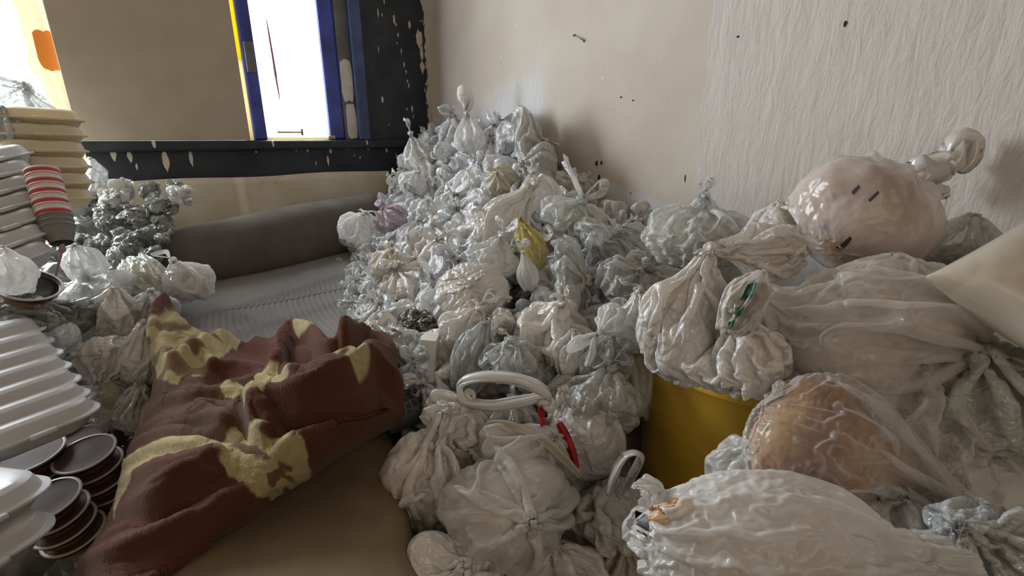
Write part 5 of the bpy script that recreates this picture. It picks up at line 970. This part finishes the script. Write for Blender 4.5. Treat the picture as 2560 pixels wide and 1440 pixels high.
big_bag('clear_bag', 110, 790, 1.36, 60, 45, 40, (.4,.6,.5), 'shiny dark clear film bag above the leaning foam boxes', mat=F_DUSTY, kmat=K_DARKC, seed=992, excess=1.5, loops=0, knot=False)
big_bag('clear_bag', 205, 790, 1.42, 52, 45, 40, (-.4,.6,.5), 'shiny dark clear film bag left of the smooth white bag', mat=F_DUSTY, kmat=K_DARKC, seed=993, excess=1.5, loops=0, knot=False)
big_bag('white_bag', 30, 690, 1.16, 52, 45, 55, (-.2,1,.2), 'cloudy thin bag slumped over the single bowl at the left edge', mat=F_MILK, seed=994, excess=1.1, loops=0, knot=False)
big_bag('clear_bag', 30, 800, 1.22, 80, 60, 40, (0,.5,.8), 'dark clear film bag between the tall foam stack and the leaning foam boxes', mat=F_DUSTY, kmat=K_DARKC, seed=995, excess=1.4, loops=0, knot=False)
big_bag('crumpled_bag', 45, 250, 1.75, 62, 45, 34, (.6,.5,.3), 'bright crumpled clear bag on top of the backlit foam stack', mat=F_GREY, seed=996, excess=1.6, lexc=1.3, loops=0, tails=1)
big_bag('grey_bag', 10, 330, 1.55, 42, 40, 45, (.2,1,.3), 'dull blue-grey bag at the left edge beside the backlit foam stack', mat=F_GREY, kmat=K_DARKC, seed=997, excess=1.4, loops=0, knot=False)
big_bag('clear_bag', 225, 450, 1.9, 30, 30, 40, (0,1,0), 'scrap of pale film between the backlit stack and the black wall', mat=F_CLEAR, seed=998, excess=1.6, loops=0, knot=False, hi=False)

# ================= PRINTED MARKS LYING ON THE FILMS =================
from mathutils.bvhtree import BVHTree
bpy.context.view_layer.update()
def decal(root, name, quad, mat, n=10, off=.0012, label=None):
    """a thin printed patch that follows the bag's surface; quad = four photo points"""
    film_ = next(c for c in root.children if c.name.startswith('film')); me = film_.data; MW = film_.matrix_world
    bv = BVHTree.FromPolygons([MW @ v.co for v in me.vertices], [tuple(p.vertices) for p in me.polygons]); q = np.array(quad, float); vs = []
    for j in range(n):
        for i in range(n):
            u, v = i / (n - 1), j / (n - 1); p = (1-u)*(1-v)*q[0] + u*(1-v)*q[1] + u*v*q[2] + (1-u)*v*q[3]; d = Vector(ray(*p)).normalized(); h = bv.ray_cast(Vector(O3), d)
            if h[0] is None: return None
            vs.append(h[0] - d * off)
    me2 = mesh_np(name, [tuple(v) for v in vs], grid_faces(n, n), True, mat); me2.transform(root.matrix_world.inverted()); o = link(name, me2, root)
    if label: o['label'] = label
    return o
INK = plain('black_print', (.02,.02,.02), .4); INKG = plain('green_print', (.03,.12,.08), .4); INKP = plain('violet_print', (.045,.035,.055), .5)
sack = bpy.data.objects['front_sack']
decal(sack, 'printed_label', [(1588,1276),(1618,1286),(1622,1330),(1588,1310)], INK, label='small black printed rectangle')
for k in range(3): decal(sack, 'printed_line', [(1590 + k*14, 1322 + k*7), (1601 + k*14, 1328 + k*7), (1603 + k*14, 1335 + k*7), (1592 + k*14, 1329 + k*7)], INK, 4)

ob = link('orange_bundle', vmesh(CRUMP[1], K_ORANGE), sack); ob.matrix_world = Matrix.Translation(PD(1705, 1280, .60)) @ orient(cdir(1, 0, 0)) @ Matrix.Diagonal((.026, .03, .075, 1))
slim = bpy.data.objects['slim_bag']
for q in ([(1868,712),(1892,705),(1880,742),(1850,752)], [(1838,770),(1862,765),(1852,790),(1835,795)], [(1822,805),(1838,800),(1832,822),(1818,822)]): decal(slim, 'leaf_print', q, INKG, 8)
for q in ([(2128,480),(2146,462),(2150,468),(2134,488)], [(2170,500),(2196,476),(2198,484),(2176,505)], [(2100,612),(2125,590),(2130,598),(2108,625)]): decal(bpy.data.objects['large_round_bag'], 'violet_print', q, INKP, 8)
